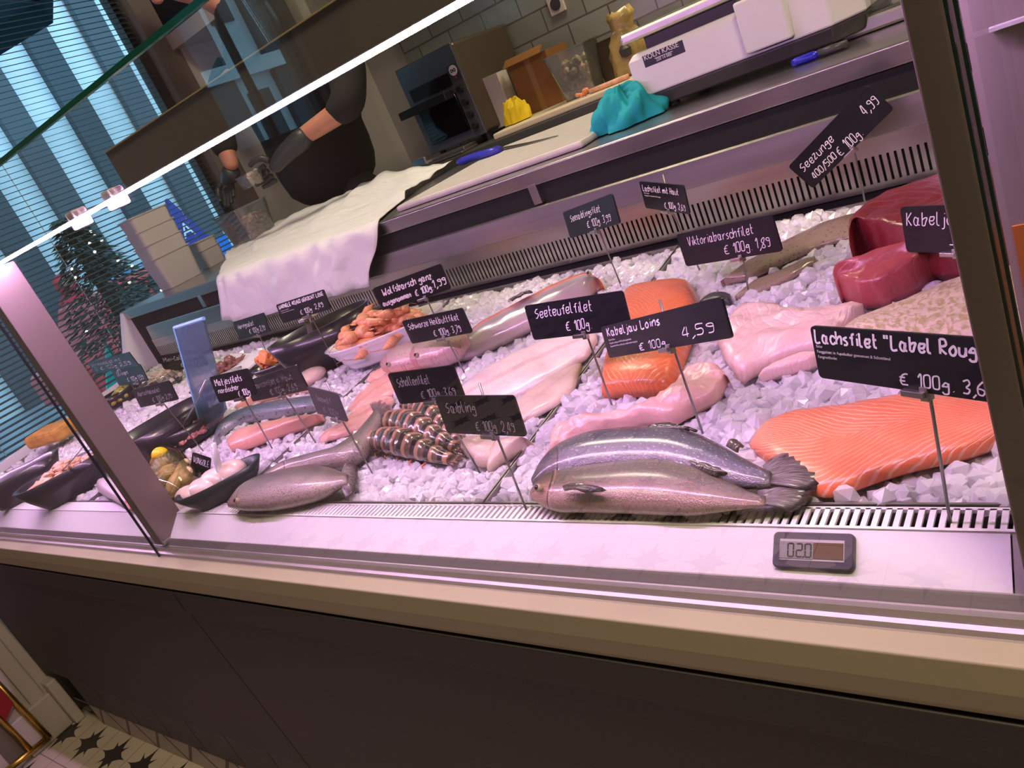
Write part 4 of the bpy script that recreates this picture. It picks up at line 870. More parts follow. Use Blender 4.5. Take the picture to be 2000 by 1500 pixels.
# ---- tiger prawns
shell_m = None
def prawn_mat():
    t = NT('tiger_prawn_shell', .22, .6); u = t.sep(t.uv)
    f = t.math('FRACT', t.math('MULTIPLY', u[0], 8.0))
    c = t.ramp(t.math('ADD', f, t.math('MULTIPLY', t.math('SUBTRACT', t.noise(t.ob, 50), .5), .15)), [(.0, (.10, .075, .05)), (.32, (.16, .11, .07)), (.42, (.024, .022, .026)), (.70, (.03, .027, .03)), (.78, (.50, .28, .17)), (.96, (.46, .26, .16))])
    t.b.inputs['Coat Weight'].default_value = .6; t.b.inputs['Coat Roughness'].default_value = .1
    return t.col(c)
prawn_m = prawn_mat(); prawn_leg = mat('prawn_leg', (.55, .16, .09), .4)
def prawn(label, spine, wpx, kk=.85):
    r = thing('tiger_prawn', label, 'prawn', 'raw tiger prawns')
    n = 64; S = smooth_pts(resample([pt(x, y, .0) for x, y in spine], n), 4); W_ = wpx
    rings = []; uv = []; up = np.array([0, -TS, 1.])
    for i in range(n):
        u = i/(n-1); tt = S[min(i+1, n-1)]-S[max(i-1, 0)]; tt /= np.linalg.norm(tt); sd = np.cross(tt, up); sd /= np.linalg.norm(sd)
        seg = (u*8) % 1; w = W_*(.62+.5*math.sin(min(1, u*1.5+.12)*PI*.62))*(1-.62*max(0, u-.55)/.45)*(1+.07*(seg-.5))
        c = S[i]*1; c[2] = zt(c[1])+w*kk*.95
        for j in range(18):
            a = 2*PI*j/18; k = 1+(.10 if abs(a-PI/2) < .2 else 0)
            rings.append(c+sd*math.cos(a)*w+up*math.sin(a)*w*kk*k); uv.append((u, j/18))
    R = [rings[i*18:(i+1)*18] for i in range(n)]
    MB().rings(R, uv=uv).build('shell', prawn_m, r, smooth=True)
    e = S[-1]; d = S[-1]-S[-5]; d /= np.linalg.norm(d); s = np.cross(d, up)
    for k, a in enumerate((-.5, -.17, .17, .5)):
        q = d*math.cos(a)+s*math.sin(a); b0 = e+up*(zt(e[1])-e[2]+.008)
        MB().tube([b0, b0+q*.014+up*.004, b0+q*.026], [(.003, .0015), (.0055, .0018), (.002, .001)], 8).build('tail_blade', mat('prawn_tail_blade', (.10, .045, .035), .25, var=.5, vscale=90), r, smooth=True)
    for k in range(5):
        i = 10+k*10; p = S[i]; tt = S[i+1]-S[i-1]; tt /= np.linalg.norm(tt); sd = np.cross(tt, up); sd /= np.linalg.norm(sd); sd = sd*(-1 if sd[1] > 0 else 1)
        z0 = np.array([p[0], p[1], zt(p[1])+.006]); MB().tube([z0+sd*W_*.7, z0+sd*W_*1.05+up*.0, z0+sd*W_*1.2+tt*.006-up*.004], [.0022, .0018, .0008], 6).build('leg', prawn_leg, r, smooth=True)
    FOOT.append(np.r_[[q[:2]+np.array([0, .018]) for q in S], [q[:2]-np.array([0, .018]) for q in S[::-1]]])
prawn('striped raw tiger prawn nearest the front, on the ice below the Schollenfilet sign', [(722, 878), (755, 875), (800, 885), (845, 897), (885, 906)], .0235)
prawn('striped raw tiger prawn in the middle of the three', [(752, 838), (780, 835), (820, 848), (862, 868), (895, 882)], .0225)
prawn('striped raw tiger prawn at the back, mostly behind the Saibling sign', [(800, 800), (828, 808), (855, 828), (880, 850), (898, 866)], .0225)

# ---- cooked shrimps in the white fluted dish
r = thing('fluted_dish', 'white fluted porcelain dish full of cooked orange shrimps', 'dish')
dob, dc, dax, day, dzb = bowl('dish_body', (640, 688), (862, 590), .062, .48, porcelain, r, dish=.74, n=96, flute=.022, rect=2.3)
t = NT('cooked_shrimp', .35); u_ = t.sep(t.uv)
f = t.math('FRACT', t.math('MULTIPLY', u_[0], 7.0))
shr_m = t.col(t.mix(t.ramp(t.noise(t.ob, 40), [(.35, 0.), (.65, 1.)]), t.ramp(f, [(.0, (.82, .42, .24)), (.6, (.80, .27, .09)), (.9, (.86, .56, .42))]), (.82, .36, .18)))
r0 = thing('cooked_shrimp', 'cooked orange shrimp on the heap in the white fluted dish', 'shrimp', 'cooked shrimps in the white dish')
sp = [np.array([.036*math.cos(a), .030*math.sin(a)-.015, 0]) for a in np.linspace(-.35, 2.6, 26)]
MB().tube(sp, [(.0165*min(1, (.45+i/9))*(1-.6*max(0, i-9)/17)*(1+.05*math.sin(i*1.9)), .0145*min(1, (.45+i/9))*(1-.6*max(0, i-9)/17)) for i in range(26)], 12).build('shell', shr_m, r0, smooth=True)
MB().tube([sp[0], sp[0]+np.array([.004, -.02, .001]), sp[0]+np.array([-.004, -.042, .003])], [(.0125, .0115), (.0115, .0105), (.0015, .001)], 10).build('head', shr_m, r0, smooth=True)
MB().blob(sp[0]+np.array([.004, -.018, .007]), .0022, 1).build('eye', eye_m, r0)
for k in (0, 1): MB().tube([sp[0]+np.array([0, -.035, .002]), sp[0]+np.array([-.02-.01*k, -.05, .006]), sp[0]+np.array([-.05, -.04-.02*k, 0])], .0005, 4).build('feeler', prawn_leg, r0)
MB().tube([sp[-1], sp[-1]+np.array([-.004, -.012, 0]), sp[-1]+np.array([-.002, -.022, 0])], [(.004, .002), (.008, .0015), (.005, .001)], 8).build('tail_fan', shr_m, r0, smooth=True)
def dup(root, loc, rot, scale=1.0, label=None):
    o = root.copy(); COL.objects.link(o); o.location = loc; o.rotation_euler = rot; o.scale = (scale,)*3
    if label: o['label'] = label
    for ch in list(root.children):
        c = ch.copy(); COL.objects.link(c); c.parent = o
        for g in list(ch.children):
            d = g.copy(); COL.objects.link(d); d.parent = c
    return o
first = True
for lay, (cnt, sc_, hz) in enumerate(((10, .66, .048), (8, .52, .066), (5, .30, .086))):
    for k in range(cnt):
        a = 2*PI*k/cnt+lay*.4; rr = sc_*(.9 if k % 2 else .65)
        p = dc+dax*math.cos(a)*rr+day*math.sin(a)*rr; loc = (p[0], p[1], dzb+hz+rng.uniform(-.003, .004)); rot = (rng.uniform(-.35, .35), rng.uniform(-.35, .35), rng.uniform(-.6, .9)+PI*(k % 2))
        if first: r0.location = loc; r0.rotation_euler = rot; first = False
        else: dup(r0, loc, rot, rng.uniform(.85, 1.05))

# ---- bowls and their contents
r = thing('dark_bowl', 'big dark oval bowl behind the GARNELE sign, with a pair of clear tongs in it', 'bowl'); _, bc, ba, bb, bz = bowl('bowl_body', (524, 688), (716, 578), .105, .50, bowl_black, r, dish=.80)
g = MB()
for i in range(60):
    a = rng.uniform(0, 2*PI); q = math.sqrt(rng.uniform(0, 1))*.60; p = bc+ba*math.cos(a)*q+bb*math.sin(a)*q; g.blob((p[0], p[1], bz+.02+rng.uniform(0, .012)), rng.uniform(.008, .014), 1, .2)
tag(g.build('shrimp_salad', mat('pale_salad', (.55, .44, .42), .35)), 'pale shrimp salad lying in the bottom of the big dark oval bowl', 'salad', kind='stuff')
r = thing('serving_tongs', 'clear plastic tongs standing in the big dark oval bowl', 'tongs')
y_ = bc[1]
MB().tube([py_(598, 622, y_-.02), py_(604, 640, y_-.01), py_(610, 662, y_)], [(.006, .0015), (.007, .0015), (.009, .002)], 8).build('arm', milky_plastic, r); MB().tube([py_(606, 620, y_+.02), py_(606, 640, y_+.01), py_(606, 660, y_)], [(.006, .0015), (.007, .0015), (.009, .002)], 8).build('arm', milky_plastic, r)
MB().obox(py_(602, 620, y_), np.array([.016, 0, 0]), np.array([0, .022, 0]), np.array([0, 0, .003])).build('hinge', white_plastic, r, bevel=.001)
r = thing('scallop_bowl', 'dark green oval bowl with scallops and a white spoon, beside the left post', 'bowl'); _, sc, sa, sb, sz = bowl('bowl_body', (343, 980), (505, 884), .046, .44, bowl_green, r, dish=.66, rect=2.6)
scal_m = mat('scallop_flesh', (.82, .62, .54), .3, coat=.5, sss=.15, var=.08, vscale=40)
for k, (lb, px_c, rr, hh) in enumerate((('raw scallop lying alone at the right end of the dark green bowl', (452, 922), (.034, .030, .022), .034), ('raw scallop in the middle of the dark green bowl', (420, 940), (.032, .028, .022), .034),
                                        ('raw scallop second from the left in the dark green bowl', (398, 958), (.036, .028, .020), .032), ('raw scallop at the left end of the dark green bowl', (372, 972), (.034, .024, .018), .030))):
    p = pt(*px_c, hh); o = MB().blob((p[0], p[1], sz+.012+rr[2]), rr, 3, .015).build('scallop', scal_m, smooth=True); tag(o, lb, 'scallop', 'scallops in the green bowl')
r = thing('spoon', 'white plastic spoon standing in the scallop bowl', 'spoon')
MB().tube([py_(418, 866, sc[1]+.02), py_(424, 900, sc[1]+.015), py_(430, 925, sc[1]+.01), py_(440, 942, sc[1])], [(.004, .0035), (.009, .004), (.007, .0035), (.005, .004)], 10).build('handle', white_plastic, r, smooth=True)
MB().blob(py_(442, 946, sc[1]-.002), (.012, .016, .004), 2).build('spoon_bowl', white_plastic, r, smooth=True)
# net bag of clams with a yellow clip
r = thing('clam_bag', 'clear bag of clams with a yellow clip, right of the foot of the left post', 'bag')
clam_m = mat('clam_shell', (.50, .38, .20), .35, var=.45, vscale=60, bump=.3, bscale=200)
cc_ = pt(335, 950, .0)
bag = MB(); bp = [(285, 925), (300, 890), (340, 876), (372, 890), (388, 925), (390, 950), (355, 982), (325, 990), (305, 975)]
q = [pt(x, y, .02) for x, y in bp]; cen = np.mean(q, axis=0); rings = []
for k, (s_, z_) in enumerate(((.9, 0), (1.0, .02), (.92, .045), (.6, .062), (.15, .070))): rings.append([np.array([cen[0]+(p[0]-cen[0])*s_, cen[1]+(p[1]-cen[1])*s_, zt(cen[1])+.002+z_]) for p in q])
FOOT.append(np.array(q)[:, :2])
bag.rings(rings).build('net', glassmat('bag_film', (.92, .90, .74), 1.0, (.60, .52, .14), .07), r, smooth=True, sub=1)
c0_ = thing('clam', 'ridged brown clam lying in the clear bag with the yellow clip', 'clam', 'clams in the bag')
for s_ in (1, -1):
    h = MB(); rr = []
    for i in range(7):
        a = i/6*PI/2; rr.append([np.array([.021*math.cos(a)*math.cos(b)*(1+.02*math.sin(a*40)), .017*math.cos(a)*math.sin(b), s_*.010*math.sin(a)]) for b in np.linspace(0, 2*PI, 20, endpoint=False)])
    h.rings(rr).build('shell_half', clam_m, c0_, smooth=True)
first = True
for k in range(20):
    a = rng.uniform(0, 2*PI); s_ = math.sqrt(rng.uniform(0, 1))*.74; j = rng.integers(0, len(q)); p = cen+(q[j]-cen)*s_
    loc = (p[0], p[1], zt(cen[1])+.016+(.040*(k > 10)*(1-s_))+.002*(k % 4)); rot = (rng.uniform(-.7, .7), rng.uniform(-.7, .7), a)
    if first: c0_.location = loc; c0_.rotation_euler = rot; first = False
    else: dup(c0_, loc, rot, rng.uniform(1.0, 1.3))
yb_ = MB(); yb_.blob(pt(314, 890, .06), (.022, .018, .020), 3).build('yellow_clip', mat('yellow_plastic', (.85, .62, .01), .35), r, smooth=True)
MB().obox(pt(312, 903, .05), np.array([.008, 0, 0]), np.array([0, .003, 0]), np.array([0, 0, .0025])).build('clip_print', black, r)
# seafood salad bowl (pink)
r = thing('dark_bowl', 'dark bowl of pink shrimp salad with a steel ladle, behind the clam bag', 'bowl'); _, bc, ba, bb, bz = bowl('bowl_body', (312, 866), (434, 780), .05, .40, bowl_black, r, dish=.66)
def heap(name, label, m, cnt, rad, bc, ba, bb, bz, h0, h1, spread=.74, sub=1, stretch=1.0):
    g = MB()
    for i in range(cnt):
        a = rng.uniform(0, 2*PI); q = math.sqrt(rng.uniform(0, 1))*spread; p = bc+ba*math.cos(a)*q+bb*math.sin(a)*q; s = rng.uniform(.7, 1.2)*rad
        g.blob((p[0], p[1], bz+h0+(h1-h0)*(1-q/spread)*rng.uniform(.6, 1)), (s*rng.uniform(1, 1+stretch), s, s*.8), sub, .15)
    return tag(g.build(name, m, smooth=sub > 1), label, 'salad', kind='stuff')
pink_m = mat('pink_seafood', (.66, .26, .25), .35, var=.4, vscale=60, coat=.4)
heap('shrimp_salad', 'pink shrimp salad heaped in the dark bowl behind the clam bag', pink_m, 170, .009, bc, ba, bb, bz, .018, .050)
r = thing('ladle', 'steel ladle lying in the pink shrimp salad', 'spoon')
MB().tube([py_(322, 866, bc[1]-.02), py_(332, 850, bc[1]-.01), py_(350, 842, bc[1])], .0022, 8).build('handle', alu, r, smooth=True); MB().blob(py_(353, 836, bc[1]), (.013, .016, .009), 2).build('ladle_bowl', alu, r, smooth=True)
# large black bowl by the post, further bowls of the salad section
r = thing('dark_bowl', 'large glossy black bowl next to the left post, with a steel spoon handle', 'bowl'); _, bc, ba, bb, bz = bowl('bowl_body', (222, 882), (395, 762), .085, .62, bowl_black, r, dish=.70, rect=2.8)
r = thing('spoon', 'long steel spoon standing in the large black bowl', 'spoon'); MB().tube([py_(402, 742, bc[1]+.03), py_(385, 780, bc[1]+.02), py_(368, 812, bc[1]+.01), py_(352, 838, bc[1])], .002, 8).build('handle', alu, r, smooth=True)
MB().blob(py_(350, 842, bc[1]), (.012, .016, .005), 2).build('spoon_bowl', alu, r, smooth=True)
r = thing('dark_bowl', 'dark bowl of orange salmon pieces, left of the big oval bowl', 'bowl'); _, bc, ba, bb, bz = bowl('bowl_body', (492, 728), (574, 690), .040, .5, bowl_black, r, dish=.7)
om = mat('orange_salmon_bits', (.82, .26, .09), .35, var=.2, vscale=60)
o0 = None
for k in range(11):
    a = rng.uniform(0, 2*PI); s_ = math.sqrt(rng.uniform(0, 1))*.6; p = bc+ba*math.cos(a)*s_+bb*math.sin(a)*s_; d = rng.uniform(.008, .012)
    o = MB().obox((0, 0, 0), np.array([.018, 0, .004]), np.array([0, .009, 0]), np.array([-.002, 0, .008])).build('salmon_piece', om, bevel=.003)
    o.location = (p[0], p[1], bz+.026+.022*(1-s_)+.002*k); o.rotation_euler = (rng.uniform(-.6, .6), rng.uniform(-.6, .6), a)
    tag(o, 'small orange salmon piece in the dark bowl left of the big oval bowl', 'salmon piece', 'salmon pieces in the dark bowl')
p = pt(607, 735, .018); tag(MB().blob((p[0], p[1], zt(p[1])+.018), (.042, .038, .018), 3, .01).build('scallop', scal_m, smooth=True), 'single large pale scallop on the ice right of the Rotbarschfilet sign', 'scallop')
# octopus on a white tray
r = thing('white_tray', 'white shallow tray with small octopuses, left of the orange salmon bits', 'tray'); a_, b_, c_, d_ = (pt(395, 742, .03), pt(452, 748, .03), pt(520, 692, .03), pt(452, 692, .03))
MB().grid([[a_, b_], [d_, c_]]).build('tray_plate', white_plastic, r, solid=.005); 
octm = mat('octopus_brown', (.22, .085, .07), .3, var=.5, vscale=70, coat=.4)
for k, (px_c, lb) in enumerate((((448, 704), 'brown small octopus on the white tray, the far one'), ((432, 716), 'brown small octopus on the white tray, the near one'))):
    o = thing('octopus', lb, 'octopus', 'octopuses on the white tray'); p = pt(*px_c, .05)
    MB().blob(p, (.018, .016, .016), 2, .05).build('mantle', octm, o, smooth=True)
    for j in range(8):
        a = 2*PI*j/8; e = np.array([math.cos(a), math.sin(a), 0]); MB().tube([p-np.array([0, 0, .008]), p+e*.022-np.array([0, 0, .010]), p+e*.036+np.array([0, 0, -.010]), p+e*.038+np.array([.008*math.sin(a), .008, -.004])], [.007, .005, .0035, .0015], 8).build('arm', octm, o, smooth=True)
r = thing('clear_dish', 'clear dish of white seafood salad, right of the Oliven sign', 'bowl'); _, bc, ba, bb, bz = bowl('dish_body', (268, 765), (352, 705), .05, .5, clearbowl, r, dish=.7)
heap('squid_salad', 'white squid salad heaped in the clear dish right of the Oliven sign', mat('white_squid', (.80, .66, .62), .35), 110, .010, bc, ba, bb, bz, .02, .075)
r = thing('clear_dish', 'clear dish of small silver anchovies behind the painted blue reflection', 'bowl'); _, bc, ba, bb, bz = bowl('dish_body', (370, 770), (470, 712), .045, .5, clearbowl, r, dish=.7)
heap('anchovies', 'pinkish silver anchovies heaped in the clear dish behind the painted blue reflection', mat('anchovy_silver', (.50, .40, .38), .25, .3, var=.3, vscale=50), 90, .009, bc, ba, bb, bz, .015, .05, stretch=2)
r = thing('dark_bowl', 'dark bowl of yellow and green olives, behind the Oliven sign', 'bowl'); _, bc, ba, bb, bz = bowl('bowl_body', (192, 790), (272, 732), .05, .5, bowl_black, r, dish=.7)
heap('olives', 'yellow green olives in the dark bowl behind the Oliven sign', mat('olive_green', (.34, .30, .05), .3, var=.3, vscale=30), 90, .010, bc, ba, bb, bz, .02, .055, sub=2)
r = thing('dark_bowl', 'dark bowl of potato salad left of the left post, with a steel spoon', 'bowl'); _, bc, ba, bb, bz = bowl('bowl_body', (28, 972), (206, 862), .075, .48, bowl_black, r, dish=.66, rect=2.6)
heap('potato_salad', 'pink and yellow potato salad in the dark bowl left of the left post', mat('potato_salad', (.68, .40, .24), .4, var=.4, vscale=40), 150, .013, bc, ba, bb, bz, .055, .088, .66)
r = thing('spoon', 'steel spoon in the potato salad left of the left post', 'spoon'); MB().tube([py_(160, 875, bc[1]+.02), py_(140, 900, bc[1]), py_(118, 922, bc[1]-.01)], [(.004, .0015), (.003, .0015), (.0025, .0015)], 8).build('handle', alu, r, smooth=True)
r = thing('dark_bowl', 'empty looking dark bowl at the far left, below the yellow cheese', 'bowl'); bowl('bowl_body', (-60, 975), (110, 872), .08, .4, bowl_black, r, dish=.66, rect=2.6)
o = MB().obox(pt(105, 845, .05), np.array([.085, .02, 0]), np.array([-.01, .05, 0]), np.array([0, 0, .022])).build('fried_fish', mat('golden_crust', (.48, .25, .05), .6, var=.3, vscale=40, bump=.4), bevel=.012); tag(o, 'golden brown baked piece on the counter left of the left post', 'baked fish')
o = thing('squid', 'white squid lying on ice at the foot of the left post', 'squid')
sq_m = mat('squid_white', (.72, .60, .64), .3, coat=.5); a_, b_, c_ = pt(195, 940, .02), pt(220, 958, .022), pt(248, 982, .018)
MB().tube(smooth_pts(resample([a_, b_, c_], 12)), [.006, .012, .017, .020, .021, .020, .018, .016, .014, .013, .012, .009], 12).build('mantle', sq_m, o, smooth=True)
for k in range(6): MB().tube([c_, c_+np.array([.02+.004*k, -.004*k, -.004]), c_+np.array([.035, -.012+.008*k, -.012])], [.005, .004, .0015], 6).build('tentacle', mat('squid_tentacle', (.55, .28, .26), .3), o, smooth=True)
# tinted plate standing in for a blue reflection in the front glass
r = thing('reflection_plate', 'upright pale blue plate standing in for a glass reflection, between the salad bowls', 'plate')
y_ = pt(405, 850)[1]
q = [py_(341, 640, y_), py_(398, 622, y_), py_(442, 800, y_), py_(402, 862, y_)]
MB().rings([[p+np.array([0, -.003, 0]) for p in q], [p+np.array([0, .003, 0]) for p in q]]).build('plate', blue_reflection, r)
for a, b in ((0, 1), (0, 3)): MB().cyl(q[a], q[b], .0042, 8).build('rim', blue_reflection_edge, r)

# ================================================================== BEHIND THE COUNTER
# ---- things on the service worktop
wz = WT+.0005
t = NT('white_paper', .75, .3); cr_ = t.math('ADD', t.math('MULTIPLY', t.math('ABSOLUTE', t.math('SUBTRACT', t.noise(t.ob, 7, 2), .5)), 3.0), t.math('ABSOLUTE', t.math('SUBTRACT', t.noise(t.ob, 17, 3), .5)))
t.bump(cr_, .8, .012); paper_m = t.col((.80, .78, .79))
r = None
def sheet():
    rows = [[py_(470, 470, 2.10), py_(560, 428, 2.11), py_(650, 392, 2.12), py_(760, 340, 2.12), py_(885, 318, 2.12)],
            [pz_(446, 500, WT+.02), pz_(540, 475, WT+.012), pz_(640, 440, WT+.008), pz_(730, 400, WT+.006), pz_(820, 365, WT+.004)],
            [py_(428, 532, 1.425), py_(520, 508, 1.425), py_(600, 486, 1.425), py_(680, 462, 1.425), py_(748, 437, 1.425)],
            [py_(428, 556, 1.400), py_(520, 534, 1.398), py_(600, 510, 1.398), py_(680, 486, 1.400), py_(744, 462, 1.406)],
            [py_(436, 596, 1.394), py_(520, 575, 1.388), py_(600, 550, 1.39), py_(670, 535, 1.39), py_(728, 520, 1.400)],
            [py_(440, 622, 1.392), py_(500, 622, 1.384), py_(580, 594, 1.388), py_(660, 574, 1.390), py_(727, 556, 1.398)]]
    for k in (2, 3): pass
    for p in rows[2]: p[1] = 1.412; p[2] = WT+.007
    for p in rows[3]: p[1] = 1.400
    R = np.array([resample(r_, 60) for r_ in rows]); G = np.stack([resample(R[:, j], 44) for j in range(60)], 1)
    G[1:-1] = .25*G[:-2]+.5*G[1:-1]+.25*G[2:]
    for i in range(44):
        for j in range(60):
            u, v = i/43, j/59
            k = .006*math.sin(v*19+u*5+math.sin(u*8)*1.3)+.005*math.sin(v*43-u*11+2*math.sin(v*9))+.005*abs(math.sin(v*27+u*23))+.004*abs(math.sin(v*12-u*31))
            if u > .45: G[i, j, 1] -= k*min(1, (u-.45)*5)+.004
            else: G[i, j, 2] += abs(k)*.9+.002
    return G.tolist()
tag(MB().grid(sheet()).build('paper_sheet', paper_m, smooth=True, solid=.0012), 'crumpled white paper sheet on the steel worktop, hanging over its edge', 'paper')
brd_m = mat('white_cutting_board', (.62, .56, .54), .45, var=.06, vscale=30)
b4 = [pz_(786, 398, WT+.015), pz_(1112, 290, WT+.015), pz_(1206, 208, WT+.015), pz_(905, 322, WT+.015)]
bb_ = MB(); yb0, yb1 = b4[0][1], 2.02
bx0, bx1 = b4[0][0], b4[1][0]
tag(bb_.rings([[(bx0, 1.475, wz), (bx1, 1.475, wz), (bx1, yb1, wz), (bx0, yb1, wz)], [(bx0, 1.475, WT+.016), (bx1, 1.475, WT+.016), (bx1, yb1, WT+.016), (bx0, yb1, WT+.016)]]).build('cutting_board', brd_m, bevel=.006), 'large white cutting board with a knife lying on the steel worktop', 'cutting board')
r = thing('knife', 'fish knife with a bright blue handle lying on the cutting board', 'knife')
kb = [pz_(895, 318, WT+.028), pz_(925, 306, WT+.030), pz_(972, 293, WT+.026), pz_(976, 290, WT+.022), pz_(1030, 279, WT+.02), pz_(1090, 265, WT+.018)]
MB().tube(smooth_pts(resample(kb[:4], 12), 1), [(.008, .009), (.016, .012), (.0145, .011), (.0135, .011), (.014, .011), (.015, .011), (.0155, .011), (.015, .011), (.0135, .011), (.0135, .010), (.015, .009), (.009, .006)], 12).build('handle', mat('blue_handle', (.035, .035, .42), .35), r, smooth=True)
bd = resample(kb[3:], 10); sd = np.cross(bd[-1]-bd[0], [0, 0, 1]); sd /= np.linalg.norm(sd)
MB().rings([[p+sd*.012*(1-.7*(i/9)**3), p+np.array([0, 0, .0012]), p-sd*.010*(1-.95*(i/9)**2), p-np.array([0, 0, .0006])] for i, p in enumerate(bd)]).build('blade', mat('knife_blade', (.25, .24, .23), .3, 1), r)
# stacked white tubs
def tub(name, label, c, w, d, h, m, grp=None, taper=.86, cat='tub', lip=True):
    r = thing(name, label, cat, grp); mb = MB(); x, y, z = c
    def rect(k, zz, n=6):
        o = []; rr = .18*min(w, d)
        for sx, sy, a0 in ((1, 1, 0), (-1, 1, PI/2), (-1, -1, PI), (1, -1, 1.5*PI)):
            for i in range(n): a = a0+i*PI/2/(n-1); o.append((x+k*(sx*(w/2-rr)+rr*math.cos(a)), y+k*(sy*(d/2-rr)+rr*math.sin(a)), z+zz))
        return o
    mb.rings([rect(taper, 0), rect(1, h), rect(.975, h), rect(taper*.97, .004)]).build('tub_wall', m, r, smooth=False)
    if lip: MB().rings([rect(1.0, h-.004), rect(1.05, h-.004), rect(1.05, h), rect(1.0, h)], capa=False, capb=False).build('tub_rim', m, r)
    return r
tubm = mat('milky_white_tub', (.56, .53, .49), .4, trans=.15)
def stack(px_base, y, w, d, h1, cnt, step, label):
    p = py_(px_base[0], px_base[1], y); top = WT+.001
    for k in range(cnt):
        tub('plastic_tub', label % ('lowest tub' if k == 0 else 'topmost tub' if k == cnt-1 else 'tub %s from below' % ('second', 'third', 'fourth', 'fifth', 'sixth')[k-1]), (p[0], y, top+k*step), w, d, h1, tubm, 'stacked white tubs', taper=.88)
stack((352, 545), 1.66, .105, .17, .125, 4, .055, '%s of the tall white stack standing by the shop window')
stack((418, 520), 1.86, .10, .10, .075, 2, .036, '%s of the low round white stack right of the tall stack')
# big tub of shredded fish, small tub in the hand
yt_ = 1.98; pA = py_(492, 452, yt_)
bigt = (pA[0], yt_, WT+.03)
tub('clear_tub', 'large clear tub of shredded pink fish on the white paper', bigt, .20, .16, .135, clear_plastic, taper=.80)
g = MB()
for i in range(220):
    a = np.array([rng.uniform(-.075, .075), rng.uniform(-.055, .055), rng.uniform(.008, .095)]); a[:2] *= .82+.18*a[2]/.1
    g.blob(np.array(bigt)+a, (rng.uniform(.008, .018), .006, .006), 1, .2)
tag(g.build('shredded_fish', mat('shredded_fish', (.60, .36, .31), .5, var=.25, vscale=40)), 'shredded pink fish filling the large clear tub on the white paper', 'fish', kind='stuff')
yh = 1.84; pB = py_(494, 358, yh); smt = (pB[0], yh, pB[2]-.01)
tub('small_clear_tub', 'small clear tub of pale salad held in the gloved hand', smt, .085, .075, .048, clear_plastic, taper=.78)
g = MB()
for i in range(60):
    g.blob(np.array(smt)+np.array([rng.uniform(-.028, .028), rng.uniform(-.024, .024), rng.uniform(.006, .046)]), rng.uniform(.005, .009), 1, .2)
tag(g.build('pale_salad', mat('pale_fish_salad', (.66, .50, .40), .5)), 'pale salad in the small clear tub held in the hand', 'salad', kind='stuff')

# ---- weighing scale
sw = mat('scale_white', (.78, .76, .78), .35); sdk = mat('scale_dark', (.05, .045, .05), .4)
r = thing('weighing_scale', 'white shop weighing scale with a black and white sticker, on the worktop at the right', 'scale')
ys = 1.60
def sp_(x, y): return py_(x, y, ys)
L0 = sp_(1245, 208); R0 = py_(1600, 95, ys)
sz0 = WT+.018; sxL = sp_(1246, 190)[0]; sxR = sp_(1690, 60)[0]
zb = sp_(1246, 195)[2]; ztp = sp_(1228, 112)[2]
MB().rings([[(sxL, ys, zb), (sxR-.05, ys, zb), (sxR, ys+.05, zb), (sxR, ys+.28, zb), (sxL, ys+.28, zb)], [(sxL, ys+.004, ztp-.012), (sxR-.05, ys+.004, ztp-.012), (sxR, ys+.054, ztp-.012), (sxR, ys+.28, ztp-.012), (sxL, ys+.28, ztp-.012)],
            [(sxL+.012, ys+.014, ztp), (sxR-.05, ys+.014, ztp), (sxR-.012, ys+.06, ztp), (sxR-.012, ys+.27, ztp), (sxL+.012, ys+.27, ztp)]]).build('housing', sw, r, bevel=.004)
MB().rings([[(sxL+.01, ys+.012, zb-.030), (sxR-.055, ys+.012, zb-.030), (sxR-.01, ys+.06, zb-.030), (sxR-.01, ys+.27, zb-.030), (sxL+.01, ys+.27, zb-.030)], [(sxL, ys, zb), (sxR-.05, ys, zb), (sxR, ys+.05, zb), (sxR, ys+.28, zb), (sxL, ys+.28, zb)]]).build('base', sdk, r, bevel=.004)
for x in (sxL+.05, sxR-.10): MB().cyl((x, ys+.05, WT+.001), (x, ys+.05, zb-.029), .014, 14).build('foot', sdk, r)
for x in (sxL+.05, sxR-.10): MB().cyl((x, ys+.23, WT+.001), (x, ys+.23, zb-.029), .014, 14).build('foot', sdk, r)
c0, c1 = sp_(1445, 108), sp_(1535, 45)
MB().box((sp_(1452, 60)[0], ys-.022, zb+.008), (sp_(1548, 50)[0], ys+.02, ztp+.016)).build('display_foot', sw, r, bevel=.004)
MB().box((sp_(1440, 20)[0]+.004, ys-.006, ztp+.012), (sp_(1500, 10)[0], ys+.02, ztp+.20)).build('display_stem', sdk, r, bevel=.002)
pxl, pxr = py_(1232, 82, ys+.05)[0], py_(1436, 6, ys+.05)[0]
MB().box((sxL+.004, ys-.005, ztp+.024), (sxR-.10, ys+.27, ztp+.046)).build('weighing_pan', steel, r, bevel=.006)
MB().box((sxL+.04, ys+.03, ztp), (sxR-.16, ys+.24, ztp+.025)).build('pan_support', sdk, r)
